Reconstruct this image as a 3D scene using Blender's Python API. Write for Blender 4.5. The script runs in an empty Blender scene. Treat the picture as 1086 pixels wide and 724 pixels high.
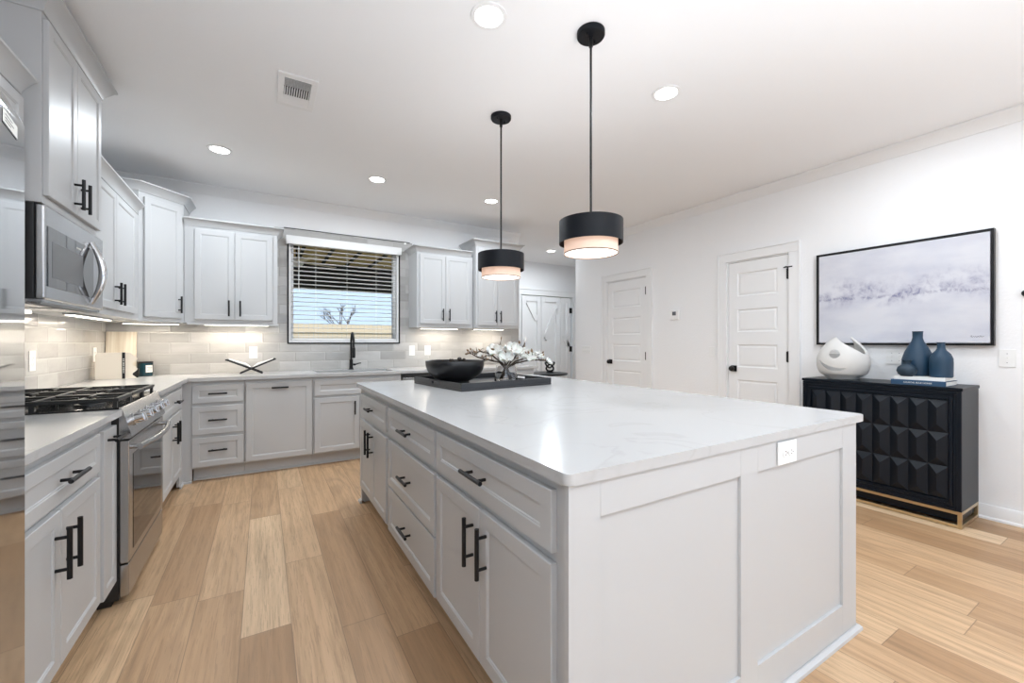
import bpy, bmesh, math, random
from mathutils import Vector, Matrix
R = math.radians
random.seed(7)
scn = bpy.context.scene
COL = scn.collection

# ------------------------------------------------------------------ camera
CAM_Z, YAW = 1.2253, 30.769
cam_d = bpy.data.cameras.new('camera')
cam_d.sensor_width = 36
cam_d.lens = 442.9 * 36 / 1086
cam_d.shift_y = 0.73 / 1086
cam_d.clip_start = 0.05
cam = bpy.data.objects.new('camera', cam_d)
cam.location = (0, 0, CAM_Z)
cam.rotation_euler = (R(90), 0, R(-YAW))
COL.objects.link(cam)
scn.camera = cam

# ------------------------------------------------------------------ colour management, world, big lights
vs = scn.view_settings
vs.view_transform = 'Standard'
vs.look = 'None'
vs.gamma = 1
vs.use_curve_mapping = False
vs.exposure = 1.2
scn.cycles.max_bounces = 10
scn.cycles.diffuse_bounces = 6
scn.cycles.glossy_bounces = 4
scn.cycles.transmission_bounces = 8
scn.cycles.transparent_max_bounces = 8
scn.cycles.sample_clamp_indirect = 6
scn.cycles.use_denoising = True
scn.cycles.denoising_prefilter = 'ACCURATE'
scn.cycles.caustics_reflective = False
scn.cycles.caustics_refractive = False

world = bpy.data.worlds.new('sky')
scn.world = world
world.use_nodes = True
bg = world.node_tree.nodes['Background']
bg.inputs[0].default_value = (0.60, 0.78, 1.0, 1)
bg.inputs[1].default_value = 0.52

def lamp(name, kind, loc, rot, energy, color=(1, 1, 1), size=None, size_y=None, shape=None, spread=None, parent=None):
    d = bpy.data.lights.new(name, kind)
    d.energy = energy
    d.color = color
    if kind == 'AREA':
        d.shape = shape or ('RECTANGLE' if size_y else 'SQUARE')
        d.size = size
        if size_y: d.size_y = size_y
        if spread: d.spread = R(spread)
    elif kind == 'POINT':
        d.shadow_soft_size = size or 0.05
    elif kind == 'SUN':
        d.angle = R(1.5)
    o = bpy.data.objects.new(name, d)
    COL.objects.link(o)
    o.location = loc
    o.rotation_euler = rot
    if parent: o.parent = parent
    return o

XW_, XR_ = -1.235, 4.324
lamp('sun', 'SUN', (0, -6, 9), (R(42), 0, R(-8)), 1.7, (1.0, .95, .88))
# daylight at the two living room windows behind the camera, then added fill lamps
DAY = (.82, .91, 1.0)
lamp('daylight_rear', 'AREA', (-0.2, -4.35, 1.45), (R(145), 0, 0), 3, DAY, 2.2, 2.0)
lamp('daylight_rear', 'AREA', (2.9, -4.35, 1.45), (R(145), 0, 0), 3, DAY, 2.2, 2.0)
lamp('floor_fill', 'AREA', (.7, -1.3, .03), (R(180), 0, 0), 48, (.82, .91, 1.0), 2.6, 2.0, spread=120)  # added upward lamp on the floor behind the camera, brightens the ceiling
lamp('daylight_patio_door', 'AREA', (XR_ - .06, -1.9, 1.30), (R(125), 0, R(90)), 12, DAY, 2.6, 2.1)  # added lamp at an unseen patio door, fills the left cabinet fronts
lamp('added_side_daylight', 'AREA', (XW_ + .06, -2.1, 1.55), (R(125), 0, R(-90)), 14, DAY, 1.8, 1.6)  # added fill lamp at an unseen window in the left wall

# ------------------------------------------------------------------ materials
def mat(name, color=(.8, .8, .8), rough=.5, metal=0, **kw):
    m = bpy.data.materials.new(name)
    m.use_nodes = True
    b = m.node_tree.nodes['Principled BSDF']
    b.inputs['Base Color'].default_value = (*color, 1)
    b.inputs['Roughness'].default_value = rough
    b.inputs['Metallic'].default_value = metal
    if 'emit' in kw:
        b.inputs['Emission Color'].default_value = (*kw['emit'], 1)
        b.inputs['Emission Strength'].default_value = kw.get('strength', 1)
    if 'trans' in kw: b.inputs['Transmission Weight'].default_value = kw['trans']
    if 'ior' in kw: b.inputs['IOR'].default_value = kw['ior']
    if 'coat' in kw:
        b.inputs['Coat Weight'].default_value = kw['coat']
        b.inputs['Coat Roughness'].default_value = .05
    if 'spec' in kw: b.inputs['Specular IOR Level'].default_value = kw['spec']
    return m

class NT:
    """short hand for building node trees"""
    def __init__(s, m):
        s.t = m.node_tree; s.n = s.t.nodes; s.b = s.n['Principled BSDF']
    def node(s, typ, **kw):
        n = s.n.new(typ)
        for k, v in kw.items(): setattr(n, k, v)
        return n
    def link(s, a, b): s.t.links.new(a, b)
    def math(s, op, a, b=None, c=None):
        n = s.node('ShaderNodeMath', operation=op)
        for i, v in enumerate((a, b, c)):
            if v is None: continue
            if isinstance(v, (int, float)): n.inputs[i].default_value = v
            else: s.link(v, n.inputs[i])
        return n.outputs[0]
    def comb(s, x, y, z):
        n = s.node('ShaderNodeCombineXYZ')
        for i, v in enumerate((x, y, z)):
            if isinstance(v, (int, float)): n.inputs[i].default_value = v
            else: s.link(v, n.inputs[i])
        return n.outputs[0]
    def ramp(s, fac, stops):
        n = s.node('ShaderNodeValToRGB')
        e = n.color_ramp.elements
        while len(e) < len(stops): e.new(.5)
        for el, (p, c) in zip(e, stops):
            el.position = p; el.color = (*c, 1)
        s.link(fac, n.inputs[0])
        return n.outputs[0]
    def mix(s, fac, a, b, blend='MIX'):
        n = s.node('ShaderNodeMix', data_type='RGBA', blend_type=blend)
        for i, v in ((0, fac), (6, a), (7, b)):
            if isinstance(v, (int, float)): n.inputs[i].default_value = v
            elif isinstance(v, tuple): n.inputs[i].default_value = (*v, 1)
            else: s.link(v, n.inputs[i])
        return n.outputs[2]
    def noise(s, vec, scale, detail=2, rough=.5, dist=0):
        n = s.node('ShaderNodeTexNoise')
        n.inputs['Scale'].default_value = scale; n.inputs['Detail'].default_value = detail
        n.inputs['Roughness'].default_value = rough; n.inputs['Distortion'].default_value = dist
        if vec is not None: s.link(vec, n.inputs['Vector'])
        return n.outputs['Fac']
    def coords(s, kind='Object'):
        return s.node('ShaderNodeTexCoord').outputs[kind]
    def bump(s, height, strength=.2, distance=.01):
        n = s.node('ShaderNodeBump')
        n.inputs['Strength'].default_value = strength; n.inputs['Distance'].default_value = distance
        s.link(height, n.inputs['Height']); s.link(n.outputs[0], s.b.inputs['Normal'])

M = {}
M['cabinet'] = mat('cabinet_paint', (.525, .53, .535), .4)
M['wall'] = mat('wall_paint', (.86, .86, .865), .9)
nt = NT(M['wall']); nt.bump(nt.noise(nt.coords(), 55, 3), .25, .006)
M['ceiling'] = mat('ceiling_paint', (.88, .885, .895), .95)
nt = NT(M['ceiling']); nt.bump(nt.noise(nt.coords(), 40, 2), .08, .004)
M['trim'] = mat('white_trim_paint', (.84, .84, .84), .4)
M['black'] = mat('black_metal', (.010, .010, .011), .35, spec=.3)
M['black_shade'] = mat('black_shade_metal', (.006, .007, .010), .40, spec=.2)
M['steel'] = mat('stainless_steel', (.47, .47, .475), .27, 1)
M['fridge_steel'] = mat('polished_steel', (.50, .51, .52), .05, 1)
M['chrome'] = mat('chrome', (.75, .75, .76), .08, 1)
M['black_glass'] = mat('black_glass', (.03, .03, .032), .03, 0, spec=1.0, ior=1.9)
M['oven_glass'] = mat('oven_glass', (.012, .012, .015), .03, 0, spec=.6)
M['iron'] = mat('cast_iron', (.015, .015, .015), .45)
M['enamel'] = mat('black_enamel', (.02, .02, .02), .12)
M['black_plastic'] = mat('black_plastic', (.02, .02, .02), .4)
M['white_plastic'] = mat('white_plastic', (.85, .85, .84), .35)
M['grey_plastic'] = mat('grey_plastic', (.35, .35, .35), .5)
M['led'] = mat('warm_led_lens', (1, 1, 1), .5, emit=(1, .92, .80), strength=3)
M['down'] = mat('downlight_lens', (1, 1, 1), .5, emit=(1, .98, .94), strength=6)
M['diffuser'] = mat('pendant_diffuser', (1, 1, 1), .5, emit=(1, .95, .88), strength=1.0)
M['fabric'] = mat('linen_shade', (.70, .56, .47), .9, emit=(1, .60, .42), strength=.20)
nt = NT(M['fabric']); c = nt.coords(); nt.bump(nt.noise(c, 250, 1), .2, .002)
M['brass'] = mat('brushed_brass', (.62, .49, .30), .3, 1)
M['blackwood'] = mat('black_stained_wood', (.003, .006, .011), .36, spec=.25)
nt = NT(M['blackwood']); c = nt.coords()
mp = nt.node('ShaderNodeMapping'); mp.inputs['Scale'].default_value = (60, 60, 4); nt.link(c, mp.inputs[0])
nt.bump(nt.noise(mp.outputs[0], 1, 4), .15, .002)
M['tray'] = mat('charcoal_tray_leather', (.022, .023, .027), .42)
nt = NT(M['tray']); nt.bump(nt.noise(nt.coords(), 300, 2), .2, .001)
M['bowl'] = mat('black_ceramic', (.012, .012, .013), .3)
M['bark'] = mat('branch_bark', (.06, .04, .026), .8)
M['darkbark'] = mat('dark_twig', (.03, .024, .02), .8)
M['petal'] = mat('white_petal', (.74, .73, .69), .6)
M['petal'].node_tree.nodes['Principled BSDF'].inputs['Subsurface Weight'].default_value = .15
M['bud'] = mat('brown_bud', (.20, .125, .07), .7)
M['glass'] = mat('clear_glass', (1, 1, 1), 0, trans=1, ior=1.45)
M['pane'] = mat('window_glass', (1, 1, 1), 0, trans=1, ior=1.02)
M['blue'] = mat('matte_navy_ceramic', (.006, .036, .075), .5)
M['greyblue'] = mat('slate_blue_ceramic', (.016, .036, .058), .65)
M['whiteceramic'] = mat('matte_white_ceramic', (.66, .65, .63), .65)
nt = NT(M['whiteceramic']); nt.bump(nt.noise(nt.coords(), 90, 3), .15, .003)
M['paper'] = mat('paper_pages', (.82, .81, .78), .8)
M['bookblue'] = mat('blue_book_cloth', (.015, .06, .13), .5)
M['bookwhite'] = mat('white_book_cover', (.82, .82, .80), .5)
M['cream'] = mat('cream_carved_wood', (.72, .66, .57), .6)
M['palewood'] = mat('pale_board_wood', (.74, .66, .54), .55)
nt = NT(M['palewood']); c = nt.coords()
sx = nt.node('ShaderNodeSeparateXYZ'); nt.link(c, sx.inputs[0])
st = nt.noise(nt.comb(nt.math('MULTIPLY', sx.outputs[0], 45), 0, nt.math('MULTIPLY', sx.outputs[2], 1.5)), 1, 2)
nt.link(nt.ramp(st, [(.3, (.62, .53, .41)), (.7, (.80, .73, .62))]), nt.b.inputs['Base Color'])
M['teal'] = mat('dark_teal_glass', (.01, .045, .06), .12)
M['label'] = mat('white_paper_label', (.80, .80, .76), .6)
M['ink'] = mat('printed_ink', (.05, .05, .055), .6)
M['paleink'] = mat('pale_printing', (.75, .75, .70), .6)
M['slat'] = mat('blind_slat', (.86, .86, .85), .45)
M['porch'] = mat('porch_boards', (.55, .40, .20), .7, emit=(0, 0, 0), strength=0)
M['beam'] = mat('porch_beam', (.03, .027, .025), .8)  # dark brown carries the backlit shade of the porch beam
M['fence'] = mat('fence_boards', (.60, .51, .38), .85)
M['lawn'] = mat('dry_lawn', (.28, .25, .12), .95)
M['concrete'] = mat('patio_concrete', (.5, .48, .45), .9)

# wide oak planks running away from the camera
m = M['floor'] = mat('oak_plank_floor', (.5, .36, .22), .42)
nt = NT(m); c = nt.coords()
sp = nt.node('ShaderNodeSeparateXYZ'); nt.link(c, sp.inputs[0])
px = nt.math('DIVIDE', nt.math('ADD', sp.outputs[0], .081 + 0.186 * 60), .186)
row = nt.math('FLOOR', px)
wn = nt.node('ShaderNodeTexWhiteNoise', noise_dimensions='1D'); nt.link(row, wn.inputs['W'])
py = nt.math('ADD', nt.math('DIVIDE', sp.outputs[1], 1.35), nt.math('MULTIPLY', wn.outputs[0], 7.0))
pl = nt.math('FLOOR', py)
w2 = nt.node('ShaderNodeTexWhiteNoise', noise_dimensions='2D'); nt.link(nt.comb(row, pl, 0), w2.inputs['Vector'])
rnd = w2.outputs['Value']
base = nt.ramp(rnd, [(0, (.40, .235, .122)), (.25, (.53, .335, .187)), (.65, (.62, .405, .235)), (.9, (.70, .485, .295)), (1, (.85, .66, .45))])
off = nt.math('MULTIPLY', rnd, 37)
w3n = nt.node('ShaderNodeTexWhiteNoise', noise_dimensions='2D'); nt.link(nt.comb(nt.math('ADD', row, 31.5), pl, 0), w3n.inputs['Vector'])
w3 = nt.math('POWER', w3n.outputs['Value'], 1.8)
gx = nt.math('ADD', nt.math('MULTIPLY', sp.outputs[0], 34), off)
gv = nt.comb(gx, nt.math('MULTIPLY', sp.outputs[1], 1.3), off)
warp = nt.noise(nt.comb(nt.math('MULTIPLY', sp.outputs[0], 4), nt.math('MULTIPLY', sp.outputs[1], .75), off), 1, 1.5)
ring = nt.math('SINE', nt.math('MULTIPLY', nt.math('ADD', nt.math('MULTIPLY', sp.outputs[0], 1.2), warp), 62))
g1 = nt.noise(gv, 1, 5, .65)
fine = nt.noise(nt.comb(nt.math('MULTIPLY', sp.outputs[0], 180), nt.math('MULTIPLY', sp.outputs[1], 6), off), 1, 3, .6)
col = nt.mix(nt.math('MULTIPLY', nt.math('MAXIMUM', nt.math('SUBTRACT', g1, .42), 0), 1.7), base, (.26, .155, .08))
col = nt.mix(nt.math('MULTIPLY', nt.math('POWER', nt.math('MULTIPLY', nt.math('ADD', ring, 1.0), .5), 2.0), nt.math('MULTIPLY_ADD', w3, .30, .04)), col, (.30, .19, .11))
col = nt.mix(nt.math('MULTIPLY', nt.math('GREATER_THAN', fine, .58), .32), col, (.24, .15, .085))
knot = nt.node('ShaderNodeTexVoronoi'); knot.inputs['Scale'].default_value = 1.0
nt.link(nt.comb(nt.math('MULTIPLY', sp.outputs[0], 2.6), nt.math('MULTIPLY', sp.outputs[1], 1.3), 0), knot.inputs['Vector'])
col = nt.mix(nt.math('MULTIPLY', nt.math('LESS_THAN', knot.outputs['Distance'], .022), .75), col, (.09, .055, .03))
fx = nt.math('FRACT', px); fy = nt.math('FRACT', py)
ex = nt.math('MINIMUM', fx, nt.math('SUBTRACT', 1, fx))
ey = nt.math('MINIMUM', fy, nt.math('SUBTRACT', 1, fy))
seam = nt.math('MAXIMUM', nt.math('LESS_THAN', ex, .008), nt.math('LESS_THAN', ey, .0013))
col = nt.mix(nt.math('MULTIPLY', seam, .55), col, (.12, .075, .045))
nt.link(col, nt.b.inputs['Base Color'])
nt.link(nt.math('MULTIPLY_ADD', g1, .25, .32), nt.b.inputs['Roughness'])
nt.bump(nt.math('SUBTRACT', nt.math('MULTIPLY', fine, .25), seam), .18, .002)

# polished quartz with faint veins
m = M['quartz'] = mat('white_quartz', (.50, .50, .50), .19)
nt = NT(m); c = nt.coords()
n1 = nt.noise(c, 1.6, 4, .55, 1.2)
vein = nt.math('SUBTRACT', 1, nt.math('MULTIPLY', nt.math('ABSOLUTE', nt.math('SUBTRACT', n1, .5)), 60))
vein = nt.math('MAXIMUM', vein, 0)
veil = nt.noise(c, 3.0, 3)
nt.link(nt.mix(nt.math('MULTIPLY', nt.math('MULTIPLY', vein, veil), .40), (.50, .50, .50), (.37, .355, .335)), nt.b.inputs['Base Color'])

# glossy hand-made 10 x 30 cm wall tile; u axis differs per wall
def tile(name, axis):
    m = mat(name, (.66, .64, .61), .12)
    nt = NT(m); c = nt.coords()
    sp = nt.node('ShaderNodeSeparateXYZ'); nt.link(c, sp.inputs[0])
    zr = nt.math('DIVIDE', nt.math('SUBTRACT', sp.outputs[2], .914 - 10.2), .102)
    row = nt.math('FLOOR', zr)
    odd = nt.math('MULTIPLY', nt.math('MODULO', row, 2), .5)
    ur = nt.math('ADD', nt.math('DIVIDE', nt.math('ADD', sp.outputs[axis], 30.05), .305), odd)
    cid = nt.math('FLOOR', ur)
    wn = nt.node('ShaderNodeTexWhiteNoise', noise_dimensions='2D'); nt.link(nt.comb(cid, row, 0), wn.inputs['Vector'])
    cloud = nt.noise(nt.comb(nt.math('MULTIPLY', sp.outputs[axis], 5), nt.math('MULTIPLY', sp.outputs[2], 14), nt.math('MULTIPLY', wn.outputs[0], 9)), 1, 3)
    mixv = nt.math('ADD', nt.math('MULTIPLY', wn.outputs[0], .55), nt.math('MULTIPLY', cloud, .45))
    colr = nt.ramp(mixv, [(.15, (.36, .35, .335)), (.5, (.46, .45, .435)), (.85, (.56, .55, .535))])
    fz = nt.math('FRACT', zr); fu = nt.math('FRACT', ur)
    ez = nt.math('MINIMUM', fz, nt.math('SUBTRACT', 1, fz))
    eu = nt.math('MULTIPLY', nt.math('MINIMUM', fu, nt.math('SUBTRACT', 1, fu)), 3)
    e = nt.math('MINIMUM', ez, eu)
    grout = nt.math('LESS_THAN', e, .016)
    nt.link(nt.mix(grout, colr, (.42, .405, .385)), nt.b.inputs['Base Color'])
    nt.link(nt.math('MULTIPLY_ADD', grout, .5, .10), nt.b.inputs['Roughness'])
    pillow = nt.math('MINIMUM', nt.math('DIVIDE', e, .10), 1)
    wav = nt.noise(nt.comb(nt.math('MULTIPLY', sp.outputs[axis], 6), nt.math('MULTIPLY', sp.outputs[2], 16), nt.math('MULTIPLY', wn.outputs[0], 5)), 1, 2)
    nt.bump(nt.math('ADD', nt.math('MULTIPLY', pillow, .6), wav), .55, .004)
    return m
M['tile_back'] = tile('glazed_tile_back', 0)
M['tile_left'] = tile('glazed_tile_left', 1)

# abstract painting: pale ground, violet-grey misty band across the middle (object coords: y = across, z = up)
m = M['painting'] = mat('abstract_canvas', (.8, .8, .82), .7)
nt = NT(m); c = nt.coords()
sp = nt.node('ShaderNodeSeparateXYZ'); nt.link(c, sp.inputs[0])
u_, z_ = sp.outputs[1], sp.outputs[2]
base_n = nt.noise(nt.comb(0, nt.math('MULTIPLY', u_, 2), nt.math('MULTIPLY', z_, 5)), 1.5, 4)
colr = nt.ramp(base_n, [(.3, (.54, .55, .62)), (.6, (.64, .645, .69))])
dz = nt.math('ADD', z_, nt.math('MULTIPLY', nt.math('SUBTRACT', nt.noise(nt.comb(0, nt.math('MULTIPLY', u_, 2.2), 3), 1, 2), .5), .14))
up = nt.math('MAXIMUM', nt.math('MULTIPLY', dz, 5.2), nt.math('MULTIPLY', dz, -9))
env = nt.math('MAXIMUM', nt.math('SUBTRACT', 1, up), 0)
patch = nt.ramp(nt.noise(nt.comb(0, nt.math('MULTIPLY', u_, 3.4), nt.math('MULTIPLY', z_, 4.5)), 1.6, 5, .6), [(.42, (0, 0, 0)), (.68, (1, 1, 1))])
twig = nt.ramp(nt.noise(nt.comb(0, nt.math('MULTIPLY', u_, 24), nt.math('MULTIPLY', z_, 16)), 1, 5, .7, .6), [(.42, (0, 0, 0)), (.62, (1, 1, 1))])
line = nt.math('MAXIMUM', nt.math('SUBTRACT', 1, nt.math('MULTIPLY', nt.math('ABSOLUTE', nt.math('ADD', dz, .01)), 60)), 0)
f1 = nt.math('MULTIPLY', nt.math('MULTIPLY', env, patch), nt.math('MULTIPLY_ADD', twig, .6, .25))
colr = nt.mix(nt.math('MULTIPLY', f1, 1.5), colr, (.17, .17, .31))
colr = nt.mix(nt.math('MULTIPLY', nt.math('MULTIPLY', line, twig), .8), colr, (.13, .13, .26))
nt.link(colr, nt.b.inputs['Base Color'])

# ------------------------------------------------------------------ mesh builder
class MB:
    def __init__(s):
        s.bm = bmesh.new()
        s.mi = 0
        s.bev = False
    def _face(s, vs_, mi=None):
        try:
            f = s.bm.faces.new(vs_)
            f.material_index = s.mi if mi is None else mi
            return f
        except ValueError:
            return None
    def box(s, a, b, bev=0, seg=2, M_=None):
        x0, y0, z0 = (min(a[i], b[i]) for i in range(3)); x1, y1, z1 = (max(a[i], b[i]) for i in range(3))
        t = bmesh.new()
        v = [t.verts.new(p) for p in ((x0, y0, z0), (x1, y0, z0), (x1, y1, z0), (x0, y1, z0), (x0, y0, z1), (x1, y0, z1), (x1, y1, z1), (x0, y1, z1))]
        for q in ((3, 2, 1, 0), (4, 5, 6, 7), (0, 1, 5, 4), (1, 2, 6, 5), (2, 3, 7, 6), (3, 0, 4, 7)):
            t.faces.new([v[i] for i in q])
        if bev:
            s.bev = True
            bmesh.ops.bevel(t, geom=list(t.edges), offset=bev, segments=seg, affect='EDGES', profile=.5)
        s.merge(t, M_)
        return s
    def merge(s, t, M_=None):
        mp = {}
        for v in t.verts:
            mp[v] = s.bm.verts.new(M_ @ v.co if M_ else v.co)
        for f in t.faces:
            s._face([mp[v] for v in f.verts])
        t.free()
    def rings(s, rings, closed_loop=True, cap0=True, cap1=True, closed_path=False):
        rv = [[s.bm.verts.new(p) for p in r] for r in rings]
        n = len(rv[0])
        m = len(rv)
        for i in range(m if closed_path else m - 1):
            a, b = rv[i], rv[(i + 1) % m]
            for j in range(n if closed_loop else n - 1):
                k = (j + 1) % n
                s._face([a[j], a[k], b[k], b[j]])
        if not closed_path:
            if cap0: s._face(list(reversed(rv[0])))
            if cap1: s._face(rv[-1])
        return s
    def tube(s, path, r, n=10, closed=False, flat=1.0):
        P = [Vector(p) for p in path]
        rs = r if isinstance(r, (list, tuple)) else [r] * len(P)
        T = []
        for i in range(len(P)):
            a = P[i - 1] if (i > 0 or closed) else P[i]
            b = P[(i + 1) % len(P)] if (i < len(P) - 1 or closed) else P[i]
            T.append((b - a).normalized())
        ref = Vector((0, 0, 1)) if abs(T[0].z) < .9 else Vector((1, 0, 0))
        u = T[0].cross(ref).normalized()
        out = []
        for i in range(len(P)):
            u = (u - T[i] * u.dot(T[i])).normalized()
            w = T[i].cross(u)
            out.append([P[i] + (u * math.cos(t) + w * math.sin(t) * flat) * rs[i] for t in (2 * math.pi * k / n for k in range(n))])
        return s.rings(out, closed_path=closed)
    def cyl(s, p0, p1, r, n=24, r1=None):
        return s.tube([p0, p1], [r, r if r1 is None else r1], n)
    def lathe(s, prof, c=(0, 0, 0), n=40, cap0=True, cap1=True):
        rg = [[(c[0] + max(r, 1e-5) * math.cos(2 * math.pi * k / n), c[1] + max(r, 1e-5) * math.sin(2 * math.pi * k / n), c[2] + z) for k in range(n)] for r, z in prof]
        return s.rings(rg, cap0=cap0, cap1=cap1)
    def ball(s, c, r, n=14, m=9):
        r = r if isinstance(r, (tuple, list)) else (r, r, r)
        rg = []
        for i in range(m + 1):
            a = -math.pi / 2 + math.pi * i / m
            k = max(math.cos(a), 1e-3)
            rg.append([(c[0] + r[0] * k * math.cos(2 * math.pi * j / n), c[1] + r[1] * k * math.sin(2 * math.pi * j / n), c[2] + r[2] * math.sin(a)) for j in range(n)])
        return s.rings(rg)
    def prism(s, pts, y0, y1):
        """outline pts (x,z) extruded along y"""
        return s.rings([[(x, y0, z) for x, z in pts], [(x, y1, z) for x, z in pts]])
    def prism_x(s, pts, x0, x1):
        """outline pts (y,z) extruded along x"""
        return s.rings([[(x0, y, z) for y, z in pts], [(x1, y, z) for y, z in pts]])
    def slab(s, pts, z0, z1, bev=0):
        t = bmesh.new()
        a = [t.verts.new((x, y, z0)) for x, y in pts]; b = [t.verts.new((x, y, z1)) for x, y in pts]
        n = len(pts)
        t.faces.new(list(reversed(a))); t.faces.new(b)
        for i in range(n): t.faces.new([a[i], a[(i + 1) % n], b[(i + 1) % n], b[i]])
        if bev:
            s.bev = True
            es = [e for e in t.edges if abs(e.verts[0].co.z - e.verts[1].co.z) < 1e-6]
            bmesh.ops.bevel(t, geom=es, offset=bev, segments=2, affect='EDGES', profile=.5)
        s.merge(t)
        return s
    def sweep(s, pts, prof, side=1, closed=False):
        """profile (out, z) swept along plan points with mitred corners; out is to the right of travel when side=1"""
        P = [Vector((p[0], p[1])) for p in pts]
        n = len(P)
        rg = []
        for i in range(n):
            d0 = (P[i] - P[i - 1]).normalized() if (i > 0 or closed) else None
            d1 = (P[(i + 1) % n] - P[i]).normalized() if (i < n - 1 or closed) else None
            if d0 is None: d0 = d1
            if d1 is None: d1 = d0
            n0 = Vector((d0.y, -d0.x)) * side; n1 = Vector((d1.y, -d1.x)) * side
            mdir = (n0 + n1)
            mdir = mdir / max(mdir.dot(n0), 1e-6)
            rg.append([(P[i].x + mdir.x * o, P[i].y + mdir.y * o, z) for o, z in prof])
        return s.rings(rg, closed_path=closed)
    def build(s, name, material, parent=None, loc=None, rot=None, smooth=True, angle=38):
        bmesh.ops.recalc_face_normals(s.bm, faces=list(s.bm.faces))
        me = bpy.data.meshes.new(name)
        s.bm.to_mesh(me); s.bm.free()
        for mm in (material if isinstance(material, (list, tuple)) else [material]): me.materials.append(mm)
        if smooth:
            me.polygons.foreach_set('use_smooth', [True] * len(me.polygons))
            me.set_sharp_from_angle(angle=R(angle))
        o = bpy.data.objects.new(name, me)
        COL.objects.link(o)
        if s.bev and smooth:
            w = o.modifiers.new('weighted_normals', 'WEIGHTED_NORMAL'); w.keep_sharp = True; w.weight = 100
        if parent: o.parent = parent
        if loc: o.location = loc
        if rot is not None: o.rotation_euler = rot
        return o

def tag(o, label=None, cat=None, group=None, kind=None):
    if label: o['label'] = label
    if cat: o['category'] = cat
    if group: o['group'] = group
    if kind: o['kind'] = kind
    return o
def thing(name, label, cat, loc=(0, 0, 0), rz=0, group=None):
    o = bpy.data.objects.new(name, None)
    o.empty_display_size = .1
    COL.objects.link(o)
    o.location = loc; o.rotation_euler = (0, 0, R(rz))
    return tag(o, label, cat, group)
def struct(name, mb, material, **kw):
    return tag(mb.build(name, material, **kw), kind='structure')
def copy_thing(o, loc, rz=None, label=None):
    r = o.copy(); COL.objects.link(r); r.location = loc
    if rz is not None: r.rotation_euler = (0, 0, R(rz))
    if label: r['label'] = label
    for ch in list(o.children):
        c_ = ch.copy()
        COL.objects.link(c_); c_.parent = r
        for g in list(ch.children):
            d = g.copy(); COL.objects.link(d); d.parent = c_
    return r

# ------------------------------------------------------------------ room shell
XW, YW, XR, H = -1.235, 5.144, 4.324, 2.787
YR = -4.5            # rear wall of the living area
XE = 3.17            # right end of the kitchen back wall
YE = 5.258           # far end of the right wall
YF = 6.80            # far wall with the plank door
struct('floor', MB().box((-1.6, YR - .2, -.12), (7.2, YF + .2, 0)), M['floor'])
struct('ceiling', MB().box((-1.6, YR - .2, H), (7.2, YF + .2, H + .2)), M['ceiling'])
mb = MB()
mb.box((XW - .15, -1.2, 0), (XW, YW, H)).box((XW - .15, YR, 0), (XW, -3.0, H)).box((XW - .15, -3.0, 0), (XW, -1.2, .75)).box((XW - .15, -3.0, 2.35), (XW, -1.2, H))
struct('wall_left', mb, M['wall'])
WX0, WX1, WZ0, WZ1 = .237, 1.432, 1.222, 2.36
mb = MB()
mb.box((XW - .15, YW, 0), (WX0, YW + .15, H)); mb.box((WX1, YW, 0), (XE, YW + .15, H))
mb.box((WX0, YW, 0), (WX1, YW + .15, WZ0)); mb.box((WX0, YW, WZ1), (WX1, YW + .15, H))
struct('wall_back', mb, M['wall'])
# right wall with two door openings
D1 = (2.075, 2.700, 2.085); D2 = (3.805, 4.545, 2.10)
mb = MB()
mb.box((XR, YR, 0), (XR + .14, -3.2, H)); mb.box((XR, -.6, 0), (XR + .14, D1[0], H)); mb.box((XR, -3.2, 2.38), (XR + .14, -.6, H)); mb.box((XR, D1[1], 0), (XR + .14, D2[0], H)); mb.box((XR, D2[1], 0), (XR + .14, YE, H))
mb.box((XR, D1[0], D1[2]), (XR + .14, D1[1], H)); mb.box((XR, D2[0], D2[2]), (XR + .14, D2[1], H))
struct('wall_right', mb, M['wall'])
FD = (4.24, 5.50, 2.145)
mb = MB()
mb.box((XE - .66, YF, 0), (FD[0], YF + .15, H)); mb.box((FD[1], YF, 0), (7.2, YF + .15, H)); mb.box((FD[0], YF, FD[2]), (FD[1], YF + .15, H))
struct('wall_far', mb, M['wall'])
struct('wall_hall_left', MB().box((XE - .82, YW + .16, 0), (XE - .67, YF + .15, H)), M['wall'])
struct('wall_hall_right', MB().box((7.05, YE, 0), (7.2, YF, H)), M['wall'])
struct('wall_hall_near', MB().box((XR + .15, YE - .14, 0), (7.05, YE, H)), M['wall'])
# rear wall with two big windows
mb = MB()
RW = [(-1.3, .9), (1.8, 4.0)]
mb.box((XW - .15, YR - .15, 0), (RW[0][0], YR, H)); mb.box((RW[0][1], YR - .15, 0), (RW[1][0], YR, H)); mb.box((RW[1][1], YR - .15, 0), (XR + .14, YR, H))
for a, b in RW:
    mb.box((a, YR - .15, 0), (b, YR, .45)); mb.box((a, YR - .15, 2.45), (b, YR, H))
struct('wall_rear', mb, M['wall'])
for i, (a, b) in enumerate(RW):
    mb = MB()
    for x in (a, (a + b) / 2 - .03, b - .06): mb.box((x, YR - .1, .45), (x + .06, YR - .04, 2.45))
    for z in (.45, 2.39): mb.box((a + .06, YR - .1, z), (b - .06, YR - .04, z + .06))
    struct('window_%d' % (i + 2), mb, M['trim'])

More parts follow.
